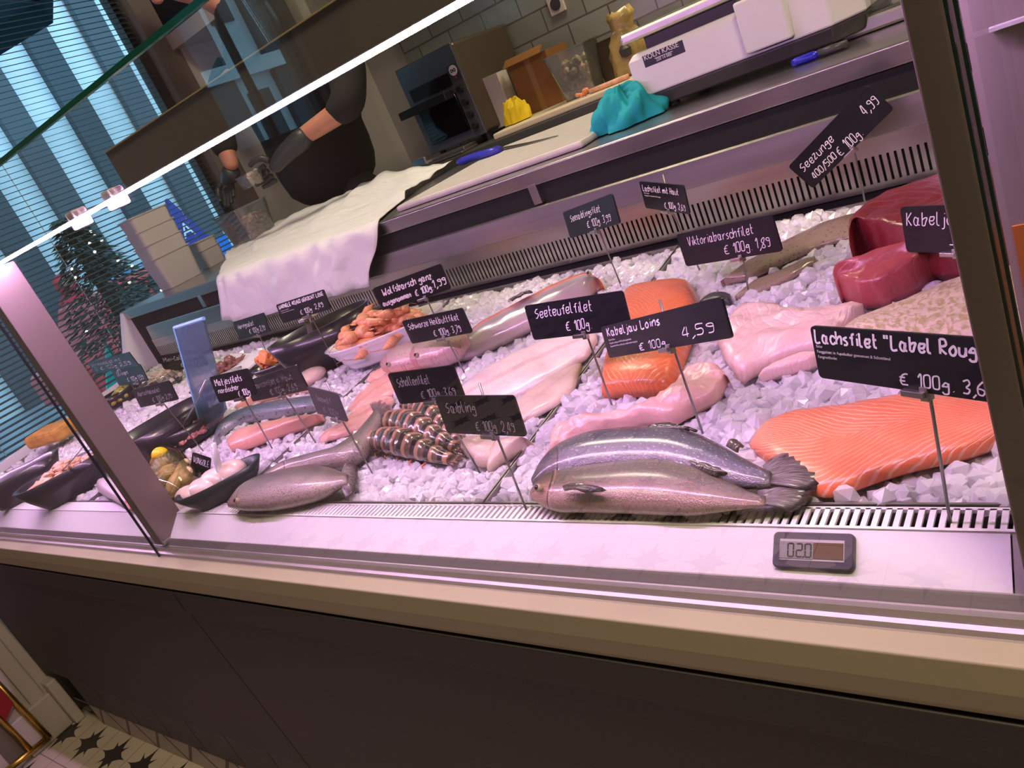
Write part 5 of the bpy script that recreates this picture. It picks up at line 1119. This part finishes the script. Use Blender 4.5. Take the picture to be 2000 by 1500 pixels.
# sticker
st = [sp_(1249, 112), sp_(1331, 79), sp_(1335, 101), sp_(1257, 136)]
stx0, stx1 = st[0][0]+.004, st[1][0]; hz = (st[0][2]+st[1][2])/2; hb = (st[2][2]+st[3][2])/2; stx0 = max(stx0, sxL+.008)
k = (ys, ys+.004, zb, ztp-.012)
def on(x, z, e=.0006): f = (z-k[2])/(k[3]-k[2]); return np.array([x, k[0]+f*(k[1]-k[0])-e, z])
sk = MB().rings([[on(stx0, hb), on(stx1, hb), on(stx1, hz), on(stx0, hz)], [on(stx0, hb, .0), on(stx1, hb, .0), on(stx1, hz, .0), on(stx0, hz, .0)]]).build('sticker', mat('sticker_dark', (.012, .012, .03), .4), r)
hw = stx1-stx0; hh = hz-hb
plain_text('KÖLN KASSE', hw*.15, white_plastic, sk, 'lettering', frame_mtx(on(stx0+hw*.03, hb+hh*.60, .0012), (1, 0, 0), (0, .06, 1)))
plain_text('220 14 000', hw*.085, white_plastic, sk, 'lettering', frame_mtx(on(stx0+hw*.30, hb+hh*.16, .0012), (1, 0, 0), (0, .06, 1)))
MB().box(tuple(on(stx0+hw*.28, hb+hh*.42, .0014)), tuple(on(stx0+hw*.72, hb+hh*.47, .0008))).build('sticker_line', white_plastic, sk)
# teal cloth under the scale, blue pen, clear wrap and box by the post
cl = []; p0 = py_(1228, 224, 1.60)
for i in range(34):
    row = []
    for j in range(90):
        u, v = i/33, 2*PI*j/89; rr = math.sin(PI*u*.5+.02)*(1+.10*math.sin(v*5+u*9)+.06*math.sin(v*13))
        row.append(np.array([p0[0]+.085*rr*math.cos(v), 1.60+.07*rr*math.sin(v), WT+.003+.070*math.cos(PI*u*.5)**.9*(1+.16*math.sin(v*4+u*7))+(.009*abs(math.sin(v*9+u*6))-.006+.004*math.sin(v*21-u*8))*math.sin(PI*min(1, u*1.2+.05))]))
    cl.append(row)
tag(MB().grid(cl).build('cleaning_cloth', mat('turquoise_fabric', (.01, .36, .42), .8, bump=.6, bscale=50), smooth=True), 'bunched turquoise cleaning cloth tucked under the white scale', 'cloth')
r = thing('pen', 'bright blue pen lying on the worktop below the scale', 'pen'); a_, b_ = pz_(1545, 126, WT+.008), pz_(1592, 112, WT+.008)
a_[1] = b_[1] = 1.56; a_[2] = b_[2] = WT+.0085
MB().tube([a_, a_+np.array([.008, 0, 0]), b_-np.array([.01, 0, 0]), b_], [.0055, .0078, .0078, .006], 12).build('barrel', mat('blue_pen', (.02, .02, .50), .25), r, smooth=True); MB().cyl(b_, b_+np.array([.05, 0, 0]), .0075, 12).build('cap', sdk, r, smooth=True)
r = thing('steel_tray', 'small steel tray with clear lid standing on the worktop by the right post', 'tray')
yq = 1.66; q0, q1 = py_(1640, 70, yq), py_(1790, 18, yq)
MB().box((q0[0], yq, WT+.001), (q1[0]+.15, yq+.22, WT+.03)).build('tray_body', steel_dull, r, bevel=.006); MB().box((q0[0]+.03, yq+.03, WT+.0305), (q1[0]+.12, yq+.18, WT+.075)).build('lid', clear_plastic, r, bevel=.01)
o = MB().box((py_(1702, 40, 1.95)[0], 1.95, WT+.001), (py_(1800, 10, 1.95)[0]+.1, 2.08, WT+.085)).build('carton', white_plastic, bevel=.004); tag(o, 'white box on the worktop behind the steel tray by the right post', 'box')
# tub on the glass top shelf
pS = py_(585, 56, .66); tub('clear_tub', 'clear tub on the glass shelf above the counter, cut by the top edge', (py_(590, 40, .66)[0]+.01, .66, Z(.1222)), .085, .10, .09, clear_plastic, taper=.82)

# ---- back counter with the small oven
BY, BZ = 2.72, Z(-.2)
struct(boxo('floor_raised', (-2.98, 2.14, 0), (1.45, 2.70, .22), mat('rubber_floor', (.05, .05, .05), .8), bevel=0))
bc_ = thing('back_counter', 'steel work counter along the back wall', 'counter')
MB().box((-2.67, BY, BZ-.06), (1.45, 3.33, BZ)).build('worktop', mat('dark_worktop', (.07, .065, .06), .35), bc_, bevel=.004); MB().box((-2.64, BY+.03, .02), (1.45, 3.30, BZ-.06)).build('cabinet', steel_dull, bc_)
ov = thing('toaster_oven', 'small steel toaster oven with a black glass door and four knobs on the back counter', 'oven')
oy = 2.86
def op(x, y): return py_(x, y, oy)
oxl, oxr = op(775, 150)[0], op(905, 150)[0]; ozb, ozt = BZ+.035, op(880, 82)[2]
ofr = mat('oven_front_steel', (.15, .165, .18), .38, .7); obd = mat('oven_side_steel', (.17, .135, .10), .38, .7)
MB().box((oxl, oy+.012, ozb), (oxr, 3.31, ozt)).build('housing', obd, ov, bevel=.012)
MB().box((oxl, oy, ozb), (oxr, oy+.0118, ozt)).build('front_frame', ofr, ov, bevel=.003)
ow, oh = oxr-oxl, ozt-ozb
kx = oxr-ow*.20
MB().box((oxl+ow*.12, oy-.014, ozb+oh*.10), (kx, oy-.0002, ozb+oh*.52)).build('door', mat('black_oven_glass', (.004, .004, .005), .06), ov, bevel=.003)
MB().box((oxl+ow*.10, oy-.006, ozb+oh*.60), (kx, oy-.0002, ozb+oh*.74)).build('upper_slot', mat('oven_slot', (.012, .011, .011), .12), ov)
MB().box((oxl-ow*.06, oy-.075, ozb+oh*.48), (kx-.005, oy-.014, ozb+oh*.57)).build('door_handle', mat('black_handle', (.012, .012, .016), .35), ov, bevel=.004)
MB().box((kx+.004, oy-.003, ozb+oh*.06), (oxr-.006, oy-.0002, ozb+oh*.62)).build('control_panel', mat('grey_panel', (.07, .065, .06), .4), ov)
MB().box((kx+.002, oy-.003, ozb+oh*.63), (oxr-.004, oy-.0002, ozb+oh*.80)).build('badge_panel', sdk, ov)
MB().cyl((kx+ow*.10, oy-.0055, ozb+oh*.735), (kx+ow*.10, oy-.0032, ozb+oh*.735), ow*.062, 24).build('round_badge', white_plastic, ov)
bt = MB().tube([(kx+ow*.10+ow*.038*math.cos(a), oy-.0062, ozb+oh*.735+ow*.016*math.sin(2*a)) for a in np.linspace(0, 2*PI, 30)], .0022, 6); bt.build('badge_mark', sdk, ov)
MB().cyl((kx+ow*.10, oy-.0045, ozb+oh*.66), (kx+ow*.10, oy-.0032, ozb+oh*.66), .006, 14).build('red_lamp', mat('red_ring', (.4, .02, .02), .4), ov)
for q in (.53, .39, .25, .12): MB().cyl((kx+ow*.10, oy-.022, ozb+oh*q), (kx+ow*.10, oy-.0032, ozb+oh*q), ow*.042, 20).build('knob', black, ov, smooth=False)
for x in (oxl+.03, oxr-.03):
    for y in (oy+.05, 3.25): MB().cyl((x, y, BZ+.001), (x, y, ozb+.001), .015, 12).build('foot', black, ov)
MB().box((oxl-.02, oy-.10, BZ+.012), (kx, oy+.0, BZ+.024)).build('crumb_tray', steel_dull, ov, bevel=.003)
r = thing('baking_tray', 'thin steel baking tray on the back counter before the oven', 'tray'); MB().box((op(775, 320)[0]-.04, BY+.005, BZ+.001), (oxr-.06, BY+.13, BZ+.011)).build('plate', steel_dull, r, bevel=.003); MB().box((oxl-.03, BY+.02, BZ+.0112), (oxl+.06, BY+.05, BZ+.05)).build('handle', alu, r, bevel=.006)
# cream board, carton, cardboard box, tubs, bag, crab stick
yw = 2.74
cb_m = mat('cream_board', (.62, .52, .36), .5)
bxl, bxr = py_(958, 255, yw)[0], py_(1260, 150, yw)[0]
tag(MB().box((bxl, yw, BZ+.001), (bxr+.25, 3.12, BZ+.026)).build('cream_board', cb_m, bevel=.006), 'long cream coloured board lying on the back counter right of the oven', 'board')
bz2 = BZ+.0265
def back_box(name, label, cat, px0, px1, pyt, y, d, m, zb=None, bevel=.003):
    a, b = py_(px0, pyt, y), py_(px1, pyt, y); z0 = bz2 if zb is None else zb
    return tag(MB().box((a[0], y, z0), (b[0], y+d, py_((px0+px1)/2, pyt, y)[2])).build(name, m, bevel=bevel), label, cat)
back_box('white_carton', 'plain white upright carton right of the oven', 'carton', 932, 972, 150, 2.98, .08, mat('white_card', (.62, .56, .48), .6), bevel=.001)
r = thing('cardboard_box', 'open brown cardboard box between the white carton and the clear tub', 'box'); cbm = mat('brown_cardboard', (.26, .115, .03), .75)
a, b = py_(990, 130, 3.02), py_(1068, 110, 3.02); bt_ = py_(1020, 118, 3.02)[2]
MB().box((a[0], 3.02, bz2), (b[0], 3.20, bt_)).build('carton', cbm, r); MB().obox(((a[0]+b[0])/2, 3.0, bt_+.012), np.array([(b[0]-a[0])/2*.98, 0, 0]), np.array([0, .02, .014]), np.array([0, -.001, .0015])).build('flap', cbm, r)
MB().box(((a[0]+b[0])/2-.012, 3.0185, bz2), ((a[0]+b[0])/2+.016, 3.0198, bt_-.001)).build('tape', mat('packing_tape', (.33, .17, .06), .3), r)
yc = 2.84; a, b = py_(1058, 130, yc), py_(1138, 100, yc)
cx_ = (a[0]+b[0])/2; cw = (b[0]-a[0]); chh = py_(1095, 100, yc)[2]-bz2
tub('clear_tub', 'clear tub of green and pink salad on the cream board', (cx_, yc+.08, bz2), cw, .15, chh, clear_plastic, taper=.72)
g = MB()
for i in range(130):
    z_ = rng.uniform(.008, chh*.72); kk = .36*(.74+.26*z_/chh)
    g.blob((cx_+rng.uniform(-kk, kk)*cw*.9, yc+.08+rng.uniform(-kk, kk)*.13, bz2+z_), rng.uniform(.010, .02), 1, .2)
t = NT('mixed_salad', .5); tag(g.build('mixed_salad', t.col(t.ramp(t.noise(t.ob, 16, 3), [(.40, (.26, .24, .07)), (.52, (.55, .44, .26)), (.62, (.66, .36, .28))]))), 'green and pink salad in the clear tub on the cream board', 'salad', kind='stuff')
a, b = py_(1148, 100, 2.96), py_(1205, 80, 2.96)
tub('dark_tub', 'brownish glassy tub right of the clear salad tub', ((a[0]+b[0])/2, 3.04, bz2), b[0]-a[0], .15, py_(1175, 80, 2.96)[2]-bz2, glassmat('brown_plastic', (.5, .44, .34), .9, (.20, .16, .10), .35), taper=.85)
r = thing('plastic_bag', 'yellowish tied plastic bag left of the white scale', 'bag'); p = py_(1215, 110, 2.92)
bag = MB(); prof = [(.045, 0), (.064, .012), (.066, .05), (.068, .09), (.064, .13), (.050, .155), (.040, .170), (.046, .20), (.050, .225)]
rings = [[(p[0]+q*1.05*math.cos(2*PI*j/24)*(1+.16*math.sin(j*2.3+z*40))+z*.12, 2.96+q*math.sin(2*PI*j/24)*.8*(1+.14*math.sin(j*1.7+z*55)), bz2+z+(.018*math.sin(j*1.9) if z > .2 else 0)) for j in range(24)] for q, z in prof]
bag.rings(rings).build('film', mat('yellow_plastic_bag', (.50, .36, .13), .3, var=.4, vscale=18, coat=.4), r, smooth=True); MB().lathe((p[0], 2.96, bz2+.158), [(.030, 0), (.034, .006), (.030, .012)], 16, 1, .8).build('tie', white_plastic, r)
MB().lathe((p[0]+.03, 2.90, bz2+.07), [(.0, 0), (.02, .004), (.024, .03), (.012, .045)], 14).build('dark_print', sdk, r)
o = thing('crab_meat', 'pink and white crab meat stick on the front edge of the cream board', 'fish'); a, b = py_(1128, 165, 2.79), py_(1222, 133, 2.79); a[2] = b[2] = bz2+.010
MB().tube([a+np.array([.04, 0, 0]), (a+b)/2, b], [(.009, .010), (.010, .010), (.009, .010)], 10).build('stick', mat('crab_pink', (.66, .34, .22), .4, var=.25, vscale=40), o, smooth=True)
g = MB()
for k in range(9): g.blob(a+np.array([rng.uniform(-.02, .03), rng.uniform(-.012, .012), rng.uniform(-.002, .012)]), .009, 1, .15)
g.build('crumbled_end', mat('crab_orange', (.80, .28, .14), .45), o)
# yellow cloth
cl = []; p = py_(998, 215, 2.84)
for i in range(30):
    row = []
    for j in range(72):
        u, v = i/29, 2*PI*j/71; rr = .075*math.sin(PI*u*.5+.02)*(1+.10*math.sin(v*5+u*9)+.05*math.sin(v*11))
        row.append(np.array([p[0]+rr*math.cos(v)*.85, 2.87+rr*math.sin(v)*.6, bz2+.003+.088*math.cos(PI*u*.5)**.8*(1+.10*math.sin(v*3+u*7))+(.010*abs(math.sin(v*4+u*9))+.004*math.sin(v*13))*math.sin(PI*u)]))
    cl.append(row)
tag(MB().grid(cl).build('yellow_cloth', mat('yellow_fabric', (.72, .52, .01), .8, bump=.5, bscale=60), smooth=True), 'bunched yellow cloth in front of the white carton on the back counter', 'cloth')
# wall socket
r = thing('wall_socket', 'white wall socket on the tiles at the top edge of the picture', 'socket'); p = py_(1086, 8, 3.34); MB().box((p[0]-.042, 3.334, p[2]-.042), (p[0]+.042, 3.3448, p[2]+.042)).build('plate', mat('socket_cream', (.62, .56, .48), .4), r, bevel=.006)
MB().cyl((p[0], 3.331, p[2]), (p[0], 3.3338, p[2]), .026, 24).build('socket_well', sdk, r)

# ---- thermometer on the white panel
r = thing('digital_thermometer', 'small grey digital thermometer reading 02.0 on the white front panel', 'thermometer')
pa_ = np.array([0, .550, Z(-.5085)]); pb_ = np.array([0, .5905, Z(-.4755)]); uy = (pb_-pa_); uy /= np.linalg.norm(uy); nn = np.array([0, -uy[2], uy[1]])
def onpanel(px, py):
    d = ray((px, py)); t_ = nn.dot(pa_-O)/nn.dot(d); return O+d*t_
cs = [onpanel(*q) for q in ((1515, 1040), (1673, 1045), (1671, 1117), (1512, 1109))]
tc = sum(cs)/4; tw = np.linalg.norm(cs[1]-cs[0])/2; th_ = abs((cs[0]-cs[3]).dot(uy))/2; ux = np.array([1., 0, 0])
def rr_(w, h, rad, off, n=6):
    o = []
    for sx, sz, a0 in ((1, 1, 0), (-1, 1, PI/2), (-1, -1, PI), (1, -1, 1.5*PI)):
        for i in range(n): a = a0+i*PI/2/(n-1); o.append(tc+ux*(sx*(w-rad)+rad*math.cos(a))+uy*(sz*(h-rad)+rad*math.sin(a))+nn*off)
    return o
MB().rings([rr_(tw, th_, .005, .0003), rr_(tw, th_, .005, .004), rr_(tw*.96, th_*.93, .005, .0062)]).build('case', mat('grey_violet_case', (.085, .075, .10), .4), r)
def plate(x0, x1, z0, z1, off, m, nm, par): c = tc+ux*tw*(x0+x1)/2+uy*th_*(z0+z1)/2+nn*off; return MB().obox(c, ux*tw*(x1-x0)/2, uy*th_*(z1-z0)/2, nn*.0003).build(nm, m, par)
bz_ = plate(-.80, .78, -.58, .58, .0064, mat('silver_bezel', (.50, .45, .50), .35), 'bezel', r)
lc = plate(-.80, .02, -.50, .44, .0071, mat('lcd_grey', (.26, .25, .27), .3), 'lcd', r); plate(.04, .76, -.46, .42, .0071, mat('solar_cell', (.13, .075, .05), .25), 'solar_cell', r)
sg = MB()
SEG = {'0': 'abcdef', '2': 'abged'}
for k, ch in enumerate('020'):
    x0 = -.58+.215*k; w_ = .14; L7 = {'a': ((0, 1), (1, 1)), 'b': ((1, 1), (1, .5)), 'c': ((1, .5), (1, 0)), 'd': ((0, 0), (1, 0)), 'e': ((0, 0), (0, .5)), 'f': ((0, .5), (0, 1)), 'g': ((0, .5), (1, .5))}
    for s_ in SEG[ch]:
        (a0, b0), (a1, b1) = L7[s_]; A = tc+ux*tw*(x0+a0*w_)+uy*th_*(-.40+.72*b0)+nn*.0077; B = tc+ux*tw*(x0+a1*w_)+uy*th_*(-.40+.72*b1)+nn*.0077
        d = (B-A); d /= np.linalg.norm(d); sd = np.cross(nn, d)*.00075; sg.add([A+sd+d*.0003, A-sd+d*.0003, B-sd-d*.0003, B+sd-d*.0003], [(0, 1, 2, 3)])
A = tc+ux*tw*(-.195)+uy*th_*(-.40)+nn*.0077; sg.add([A+(-ux-uy)*.0008, A+(ux-uy)*.0008, A+(ux+uy)*.0008, A+(-ux+uy)*.0008], [(0, 1, 2, 3)])
sg.build('digits', black, lc)

# ---- brass stand with a red board near the shop door
br_m = mat('brass', (.55, .36, .08), .3, 1); r = thing('sign_stand', 'brass floor stand with a dark red board, at the lower left corner', 'stand')
def fl_(x, y, z=0.0): return pz_(x, y, z)
a = fl_(95, 1440, .03); b = px_(0, 1340, a[0]-.02); c = fl_(62, 1462, .03); d = px_(0, 1395, c[0]-.02)
b = np.array([a[0]-.03, a[1]+.03, a[2]+.75]); pb = proj(b)
MB().cyl(a, px_(-30, 1310, a[0]+.0), .011, 10).build('upright', br_m, r, smooth=True)
cdir = fl_(20, 1500, .03)-fl_(95, 1440, .03)
MB().cyl(a, a+cdir*1.6, .011, 10).build('foot_bar', br_m, r, smooth=True)
q = a+cdir*.45; MB().cyl(q, q+(px_(-30, 1310, a[0])-a), .009, 10).build('upright', br_m, r, smooth=True)
u0 = px_(-30, 1310, a[0])-a; MB().rings([[a+u0*.55-np.array([.0, .0, 0])+cdir*.04, a+u0*1.1+cdir*.04, q+u0*1.1-cdir*.04, q+u0*.45-cdir*.04], [p+np.array([.012, 0, 0]) for p in (a+u0*.55+cdir*.04, a+u0*1.1+cdir*.04, q+u0*1.1-cdir*.04, q+u0*.45-cdir*.04)]]).build('board', mat('red_board', (.25, .008, .01), .5), r)

# ---- neighbouring cabinet right of the glass end
r = thing('chilled_cabinet', 'next refrigerated cabinet with pale liner, glowing LED reflection and an orange sheet, at the right edge', 'cabinet')
cm = mat('pink_beige_liner', (.36, .31, .29), .4)
MB().box((-.0845, .66, Z(-.44)), (XE, .68, Z(.5))).build('back_liner', cm, r)
for z_ in (.10, .02, -.10): MB().box((-.070, .652, Z(z_)), (XE, .6595, Z(z_+.0025))).build('shelf_edge', white_plastic, r)
tb = py_(1944, 60, .655); MB().box((tb[0]-.006, .654, Z(-.02)), (tb[0]+.006, .6595, Z(.45))).build('reflected_strip', mat('led_reflection', (1, 1, 1), .5, emit=(.85, .55, 1.0), es=1.1), r)  # glowing strip added as the reflection of an LED, no lamp here
ob_ = py_(1976, 445, .655); MB().box((ob_[0], .657, Z(-.42)), (ob_[0]+.12, .6594, ob_[2])).build('orange_sheet', mat('orange_print', (.55, .18, .04), .5), r)

# ================================================================== THE PERSON BEHIND THE COUNTER
def skinmesh(name, pts, edges, radii, m, parent=None, sub=2, root=0):
    me = bpy.data.meshes.new(name); me.from_pydata([tuple(map(float, p)) for p in pts], edges, [])
    o = bpy.data.objects.new(name, me); COL.objects.link(o); me.materials.append(m)
    md = o.modifiers.new('skin', 'SKIN'); md.use_smooth_shade = True; md.branch_smoothing = .6
    if not me.skin_vertices: pass
    for i, rr in enumerate(radii):
        sv = me.skin_vertices[0].data[i]; sv.radius = rr if hasattr(rr, '__len__') else (rr, rr); sv.use_root = (i == root)
    d = o.modifiers.new('sub', 'SUBSURF'); d.levels = sub; d.render_levels = sub
    if parent is not None: o.parent = parent
    return o
person = thing('person', 'person in black clothes and dark gloves behind the counter, holding a small clear tub', 'person')
skin_m = mat('skin_tone', (.50, .21, .13), .45, sss=.1, var=.08, vscale=20)
cloth_m = mat('black_sweater', (.010, .009, .010), .9, bump=.3, bscale=120); glove_m = mat('dark_rubber_glove', (.028, .030, .033), .42, bump=.2, bscale=60)
hip = py_(668, 345, 2.36); waist = py_(640, 262, 2.32); chest = py_(590, 150, 2.26); neckb = py_(470, 15, 2.16); neck = py_(392, -22, 2.10); skull = py_(296, -74, 2.05)
shR, elR, wrR = py_(672, 108, 2.22), py_(684, 205, 2.06), py_(575, 278, 1.97)
shL, elL, wrL = py_(452, 150, 2.12), py_(425, 252, 2.04), py_(457, 334, 1.99)
dn = np.array([0, 0, -1.])
kneeA, kneeB = hip+dn*.42+np.array([.10, -.02, 0]), hip+dn*.42+np.array([-.11, .02, 0])
ftA, ftB = np.array([kneeA[0], kneeA[1]+.02, .31]), np.array([kneeB[0], kneeB[1]+.02, .31])
toeA, toeB = ftA+np.array([0, -.16, -.045]), ftB+np.array([0, -.16, -.045])
B = [hip, waist, chest, neckb, neck, skull+np.array([.02, .01, -.075]), skull, skull+np.array([0, 0, .085]), shR, elR, wrR, shL, elL, wrL, hip+np.array([.08, .03, -.20]), kneeA, ftA, toeA, hip+np.array([-.08, .03, -.20]), kneeB, ftB, toeB]
E_ = [(0, 1), (1, 2), (2, 3), (3, 4), (4, 5), (5, 6), (6, 7), (2, 8), (8, 9), (9, 10), (2, 11), (11, 12), (12, 13), (0, 14), (14, 15), (15, 16), (16, 17), (0, 18), (18, 19), (19, 20), (20, 21)]
RB = [(.075, .07), (.09, .08), (.11, .10), .085, .058, (.075, .08), (.078, .098), (.055, .07), .062, .046, .030, .062, .046, .030, .06, .055, .045, .04, .06, .055, .045, .04]
skinmesh('body', B, E_, RB, skin_m, person)
# sweater: torso and sleeves to below the elbow; trousers
cutR = elR*.62+wrR*.38; cutL = elL*.35+wrL*.65
S_ = [hip+np.array([-.10, .02, -.10]), waist+np.array([-.08, .02, 0]), chest, neckb, neck*.65+neckb*.35, shR, elR, cutR, shL, elL, cutL]
skinmesh('sweater', S_, [(0, 1), (1, 2), (2, 3), (3, 4), (2, 5), (5, 6), (6, 7), (2, 8), (8, 9), (9, 10)], [(.28, .20), (.25, .18), (.22, .17), .115, .085, .088, .066, .052, .080, .064, .050], cloth_m, person)
for k_, f_, sx_ in ((kneeA, ftA, .085), (kneeB, ftB, -.085)): MB().tube(smooth_pts(resample([hip+np.array([sx_, 0, -.02]), k_, f_+np.array([0, 0, .02])], 16)), [.05, .10]+[.115-.045*i/15 for i in range(2, 16)], 14).build('trouser_leg', cloth_m, person, smooth=True)
for a, b in ((ftA, toeA), (ftB, toeB)): skinmesh('shoe', [a+np.array([0, .03, -.03]), (a+b)/2, b], [(0, 1), (1, 2)], [.052, .052, .046], black, person)
# gloved hands with five bent fingers
def hand(name, wr, palm, dirs, gauntlet, curl):
    """wr wrist point, palm palm centre, dirs: (forward, side, down) unit vectors; fingers bend towards `down`"""
    f, s, d = [np.asarray(q, float)/np.linalg.norm(q) for q in dirs]
    pts = [gauntlet, wr, palm]; ed = [(0, 1), (1, 2)]; rad = [.046, .036, (.040, .022)]
    o = skinmesh(name, pts, ed, rad, glove_m, person, root=0)
    for k, (off, ln) in enumerate(((-.030, .072), (-.010, .082), (.011, .078), (.031, .062))):
        b = palm+s*off+f*.012; c = curl
        p1 = b+f*ln*.42; p2 = p1+(f*math.cos(c)+d*math.sin(c))*ln*.34; p3 = p2+(f*math.cos(2*c)+d*math.sin(2*c))*ln*.28
        skinmesh('finger', [b, p1, p2, p3], [(0, 1), (1, 2), (2, 3)], [.0115, .0105, .0098, .0085], glove_m, o, root=0)
    b = palm-s*.030-f*.020; t1 = b-s*.026+f*.012+d*.008; t2 = t1-s*.004+f*.026+d*.016; t3 = t2+s*.010+f*.018+d*.012
    skinmesh('thumb', [b, t1, t2, t3], [(0, 1), (1, 2), (2, 3)], [.015, .0125, .011, .009], glove_m, o, root=0)
    return o
gR = elR*.30+wrR*.70
pR = np.array(smt)+np.array([.070, .050, .020]); fR = np.array([-1, -.12, -.12])
hand('glove', wrR*.4+pR*.6+np.array([.02, 0, .01]), pR, (fR, (0, .25, -1), (-.2, -1, 0)), gR, .45)
pL = np.array(bigt)+np.array([-.115, .03, .155]); pL = py_(442, 358, 2.0)
hand('glove', wrL*.55+pL*.45, pL, ((.25, -.45, -.85), (1, .2, .2), (.35, -.5, -.3)), elL*.1+wrL*.9, .55)
# head: face, ears, hair
hd = skull; fw = np.array([-.30, -.93, -.20]); fw /= np.linalg.norm(fw); sdv = np.cross(fw, [0, 0, 1.]); sdv /= np.linalg.norm(sdv); upv = np.cross(sdv, fw)
def hp(f, s, u): return hd+fw*f+sdv*s+upv*u
for s_ in (-1, 1):
    e = MB().blob(hp(.078, s_*.032, .012), .012, 2).build('eye', mat('eye_white', (.75, .72, .70), .2), person, smooth=True); MB().blob(hp(.0885, s_*.032, .012), .0055, 2).build('iris', mat('iris_dark', (.05, .025, .015), .1), e, smooth=True)
    MB().blob(hp(-.005, s_*.083, -.005), (.012, .018, .030), 2).build('ear', skin_m, person, smooth=True)
skinmesh('nose', [hp(.080, 0, .015), hp(.100, 0, -.022), hp(.088, 0, -.034)], [(0, 1), (1, 2)], [.009, .013, .011], skin_m, person)
skinmesh('mouth', [hp(.080, -.024, -.062), hp(.089, 0, -.060), hp(.080, .024, -.062)], [(0, 1), (1, 2)], [.005, .0075, .005], mat('lip_red', (.38, .11, .09), .4), person)
skinmesh('chin', [hp(.062, -.02, -.098), hp(.070, 0, -.104), hp(.062, .02, -.098)], [(0, 1), (1, 2)], [.022, .026, .022], skin_m, person)
h = MB(); rr = []
for i in range(9):
    a = PI*.5-(i/8)*PI*.60
    rr.append([hp(-.012+.100*math.cos(a)*math.cos(b)*(1 if math.cos(b) < .2 else .80), .094*math.cos(a)*math.sin(b), .030+.105*math.sin(a)+.002*math.sin(b*14)) for b in np.linspace(0, 2*PI, 30, endpoint=False)])
h.rings(rr).build('hair', mat('dark_hair', (.02, .013, .01), .6), person, smooth=True)

# ================================================================== CRUSHED ICE
t = NT('crushed_ice', .2, .5); t.b.inputs['Coat Weight'].default_value = .35; t.b.inputs['Coat Roughness'].default_value = .08
ice_col = t.mix(t.ramp(t.noise(t.ob, 60, 2), [(.35, 0.), (.65, 1.)]), (.90, .88, .93), (.98, .97, .99)); t.col(ice_col); t.bump(t.noise(t.ob, 160), .2, .0015)
tl = t.n.new('ShaderNodeBsdfTranslucent'); t.L.new(ice_col, tl.inputs[0]); tp = t.n.new('ShaderNodeBsdfTransparent'); mx = t.n.new('ShaderNodeMixShader'); mx.inputs[0].default_value = .28
t.L.new(t.b.outputs[0], mx.inputs[1]); t.L.new(tl.outputs[0], mx.inputs[2]); m2 = t.n.new('ShaderNodeMixShader'); m2.inputs[0].default_value = .22
t.L.new(mx.outputs[0], m2.inputs[1]); t.L.new(tp.outputs[0], m2.inputs[2]); t.L.new(m2.outputs[0], t.n['Material Output'].inputs[0]); ice_m = t.m
def inpoly(p, Q):
    x, y = p; c = False; n = len(Q); j = n-1
    for i in range(n):
        if (Q[i][1] > y) != (Q[j][1] > y) and x < (Q[j][0]-Q[i][0])*(y-Q[i][1])/(Q[j][1]-Q[i][1]+1e-12)+Q[i][0]: c = not c
        j = i
    return c
BBX = [(q[:, 0].min(), q[:, 0].max(), q[:, 1].min(), q[:, 1].max()) for q in FOOT]
_bm = bmesh.new(); bmesh.ops.create_icosphere(_bm, subdivisions=1, radius=1); ICV = np.array([v.co[:] for v in _bm.verts]); ICF = [[w.index for w in f.verts] for f in _bm.faces]; _bm.free()
PROTO = []
for k in range(24):
    v = ICV*1.0
    for j in range(4):                                # slice the ball with a few planes: chipped ice
        nn_ = rng.normal(size=3); nn_ /= np.linalg.norm(nn_); d = rng.uniform(.45, .8); e = v@nn_-d; v = v-np.outer(np.maximum(e, 0), nn_)
    v = v*rng.uniform(.75, 1.25, size=3)
    q, _ = np.linalg.qr(rng.normal(size=(3, 3))); PROTO.append(v@q)
def ice(label, x0, x1, y0, y1, pitch, s0, s1, thin=1.0):
    mb = MB(); y = y0
    nx, ny = 50, 60
    mb.grid([[(x0+(x1-x0)*i/nx, y0+(y1-y0)*j/ny, zt(y0+(y1-y0)*j/ny)-.011+.003*math.sin(i*1.9+j)+.003*math.sin(j*2.3)) for i in range(nx+1)] for j in range(ny+1)])
    while y < y1:
        x = x0+rng.uniform(0, pitch)
        while x < x1:
            px = min(max(x+rng.uniform(-.45, .45)*pitch, x0+.006), x1-.006); pyy = min(max(y+rng.uniform(-.45, .45)*pitch, y0+.006), y1-.006)
            s = rng.uniform(s0, s1); inside = False
            for Q, b in zip(FOOT, BBX):
                if b[0] <= px <= b[1] and b[2] <= pyy <= b[3] and inpoly((px, pyy), Q): inside = True; break
            hz = zt(pyy)-.006+rng.uniform(-.006, .007)+.004*math.sin(px*31)*math.sin(pyy*27)
            if inside: hz = zt(pyy)-.006-s*.6
            if inside or rng.uniform() < thin:
                mb.add(PROTO[rng.integers(0, 24)]*s+np.array([px, pyy, hz]), ICF)
            x += pitch
        y += pitch
    tag(mb.build('crushed_ice', ice_m), label, 'ice', kind='stuff')
ice('crushed ice in the right tray, around the salmon fillet and the whole char', -.709, -.091, .627, 1.381, .0112, .0085, .0150)
ice('crushed ice in the middle tray, around the tiger prawns', -1.346, -.722, .627, 1.381, .0102, .0075, .0125)
ice('crushed ice in the tray behind the left post, around the scallop bowl', -1.985, -1.359, .627, 1.381, .0125, .0075, .0125)
ice('crushed ice in the leftmost tray, under the salad bowls left of the post', -2.952, -2.003, .627, 1.381, .0145, .0085, .0145)
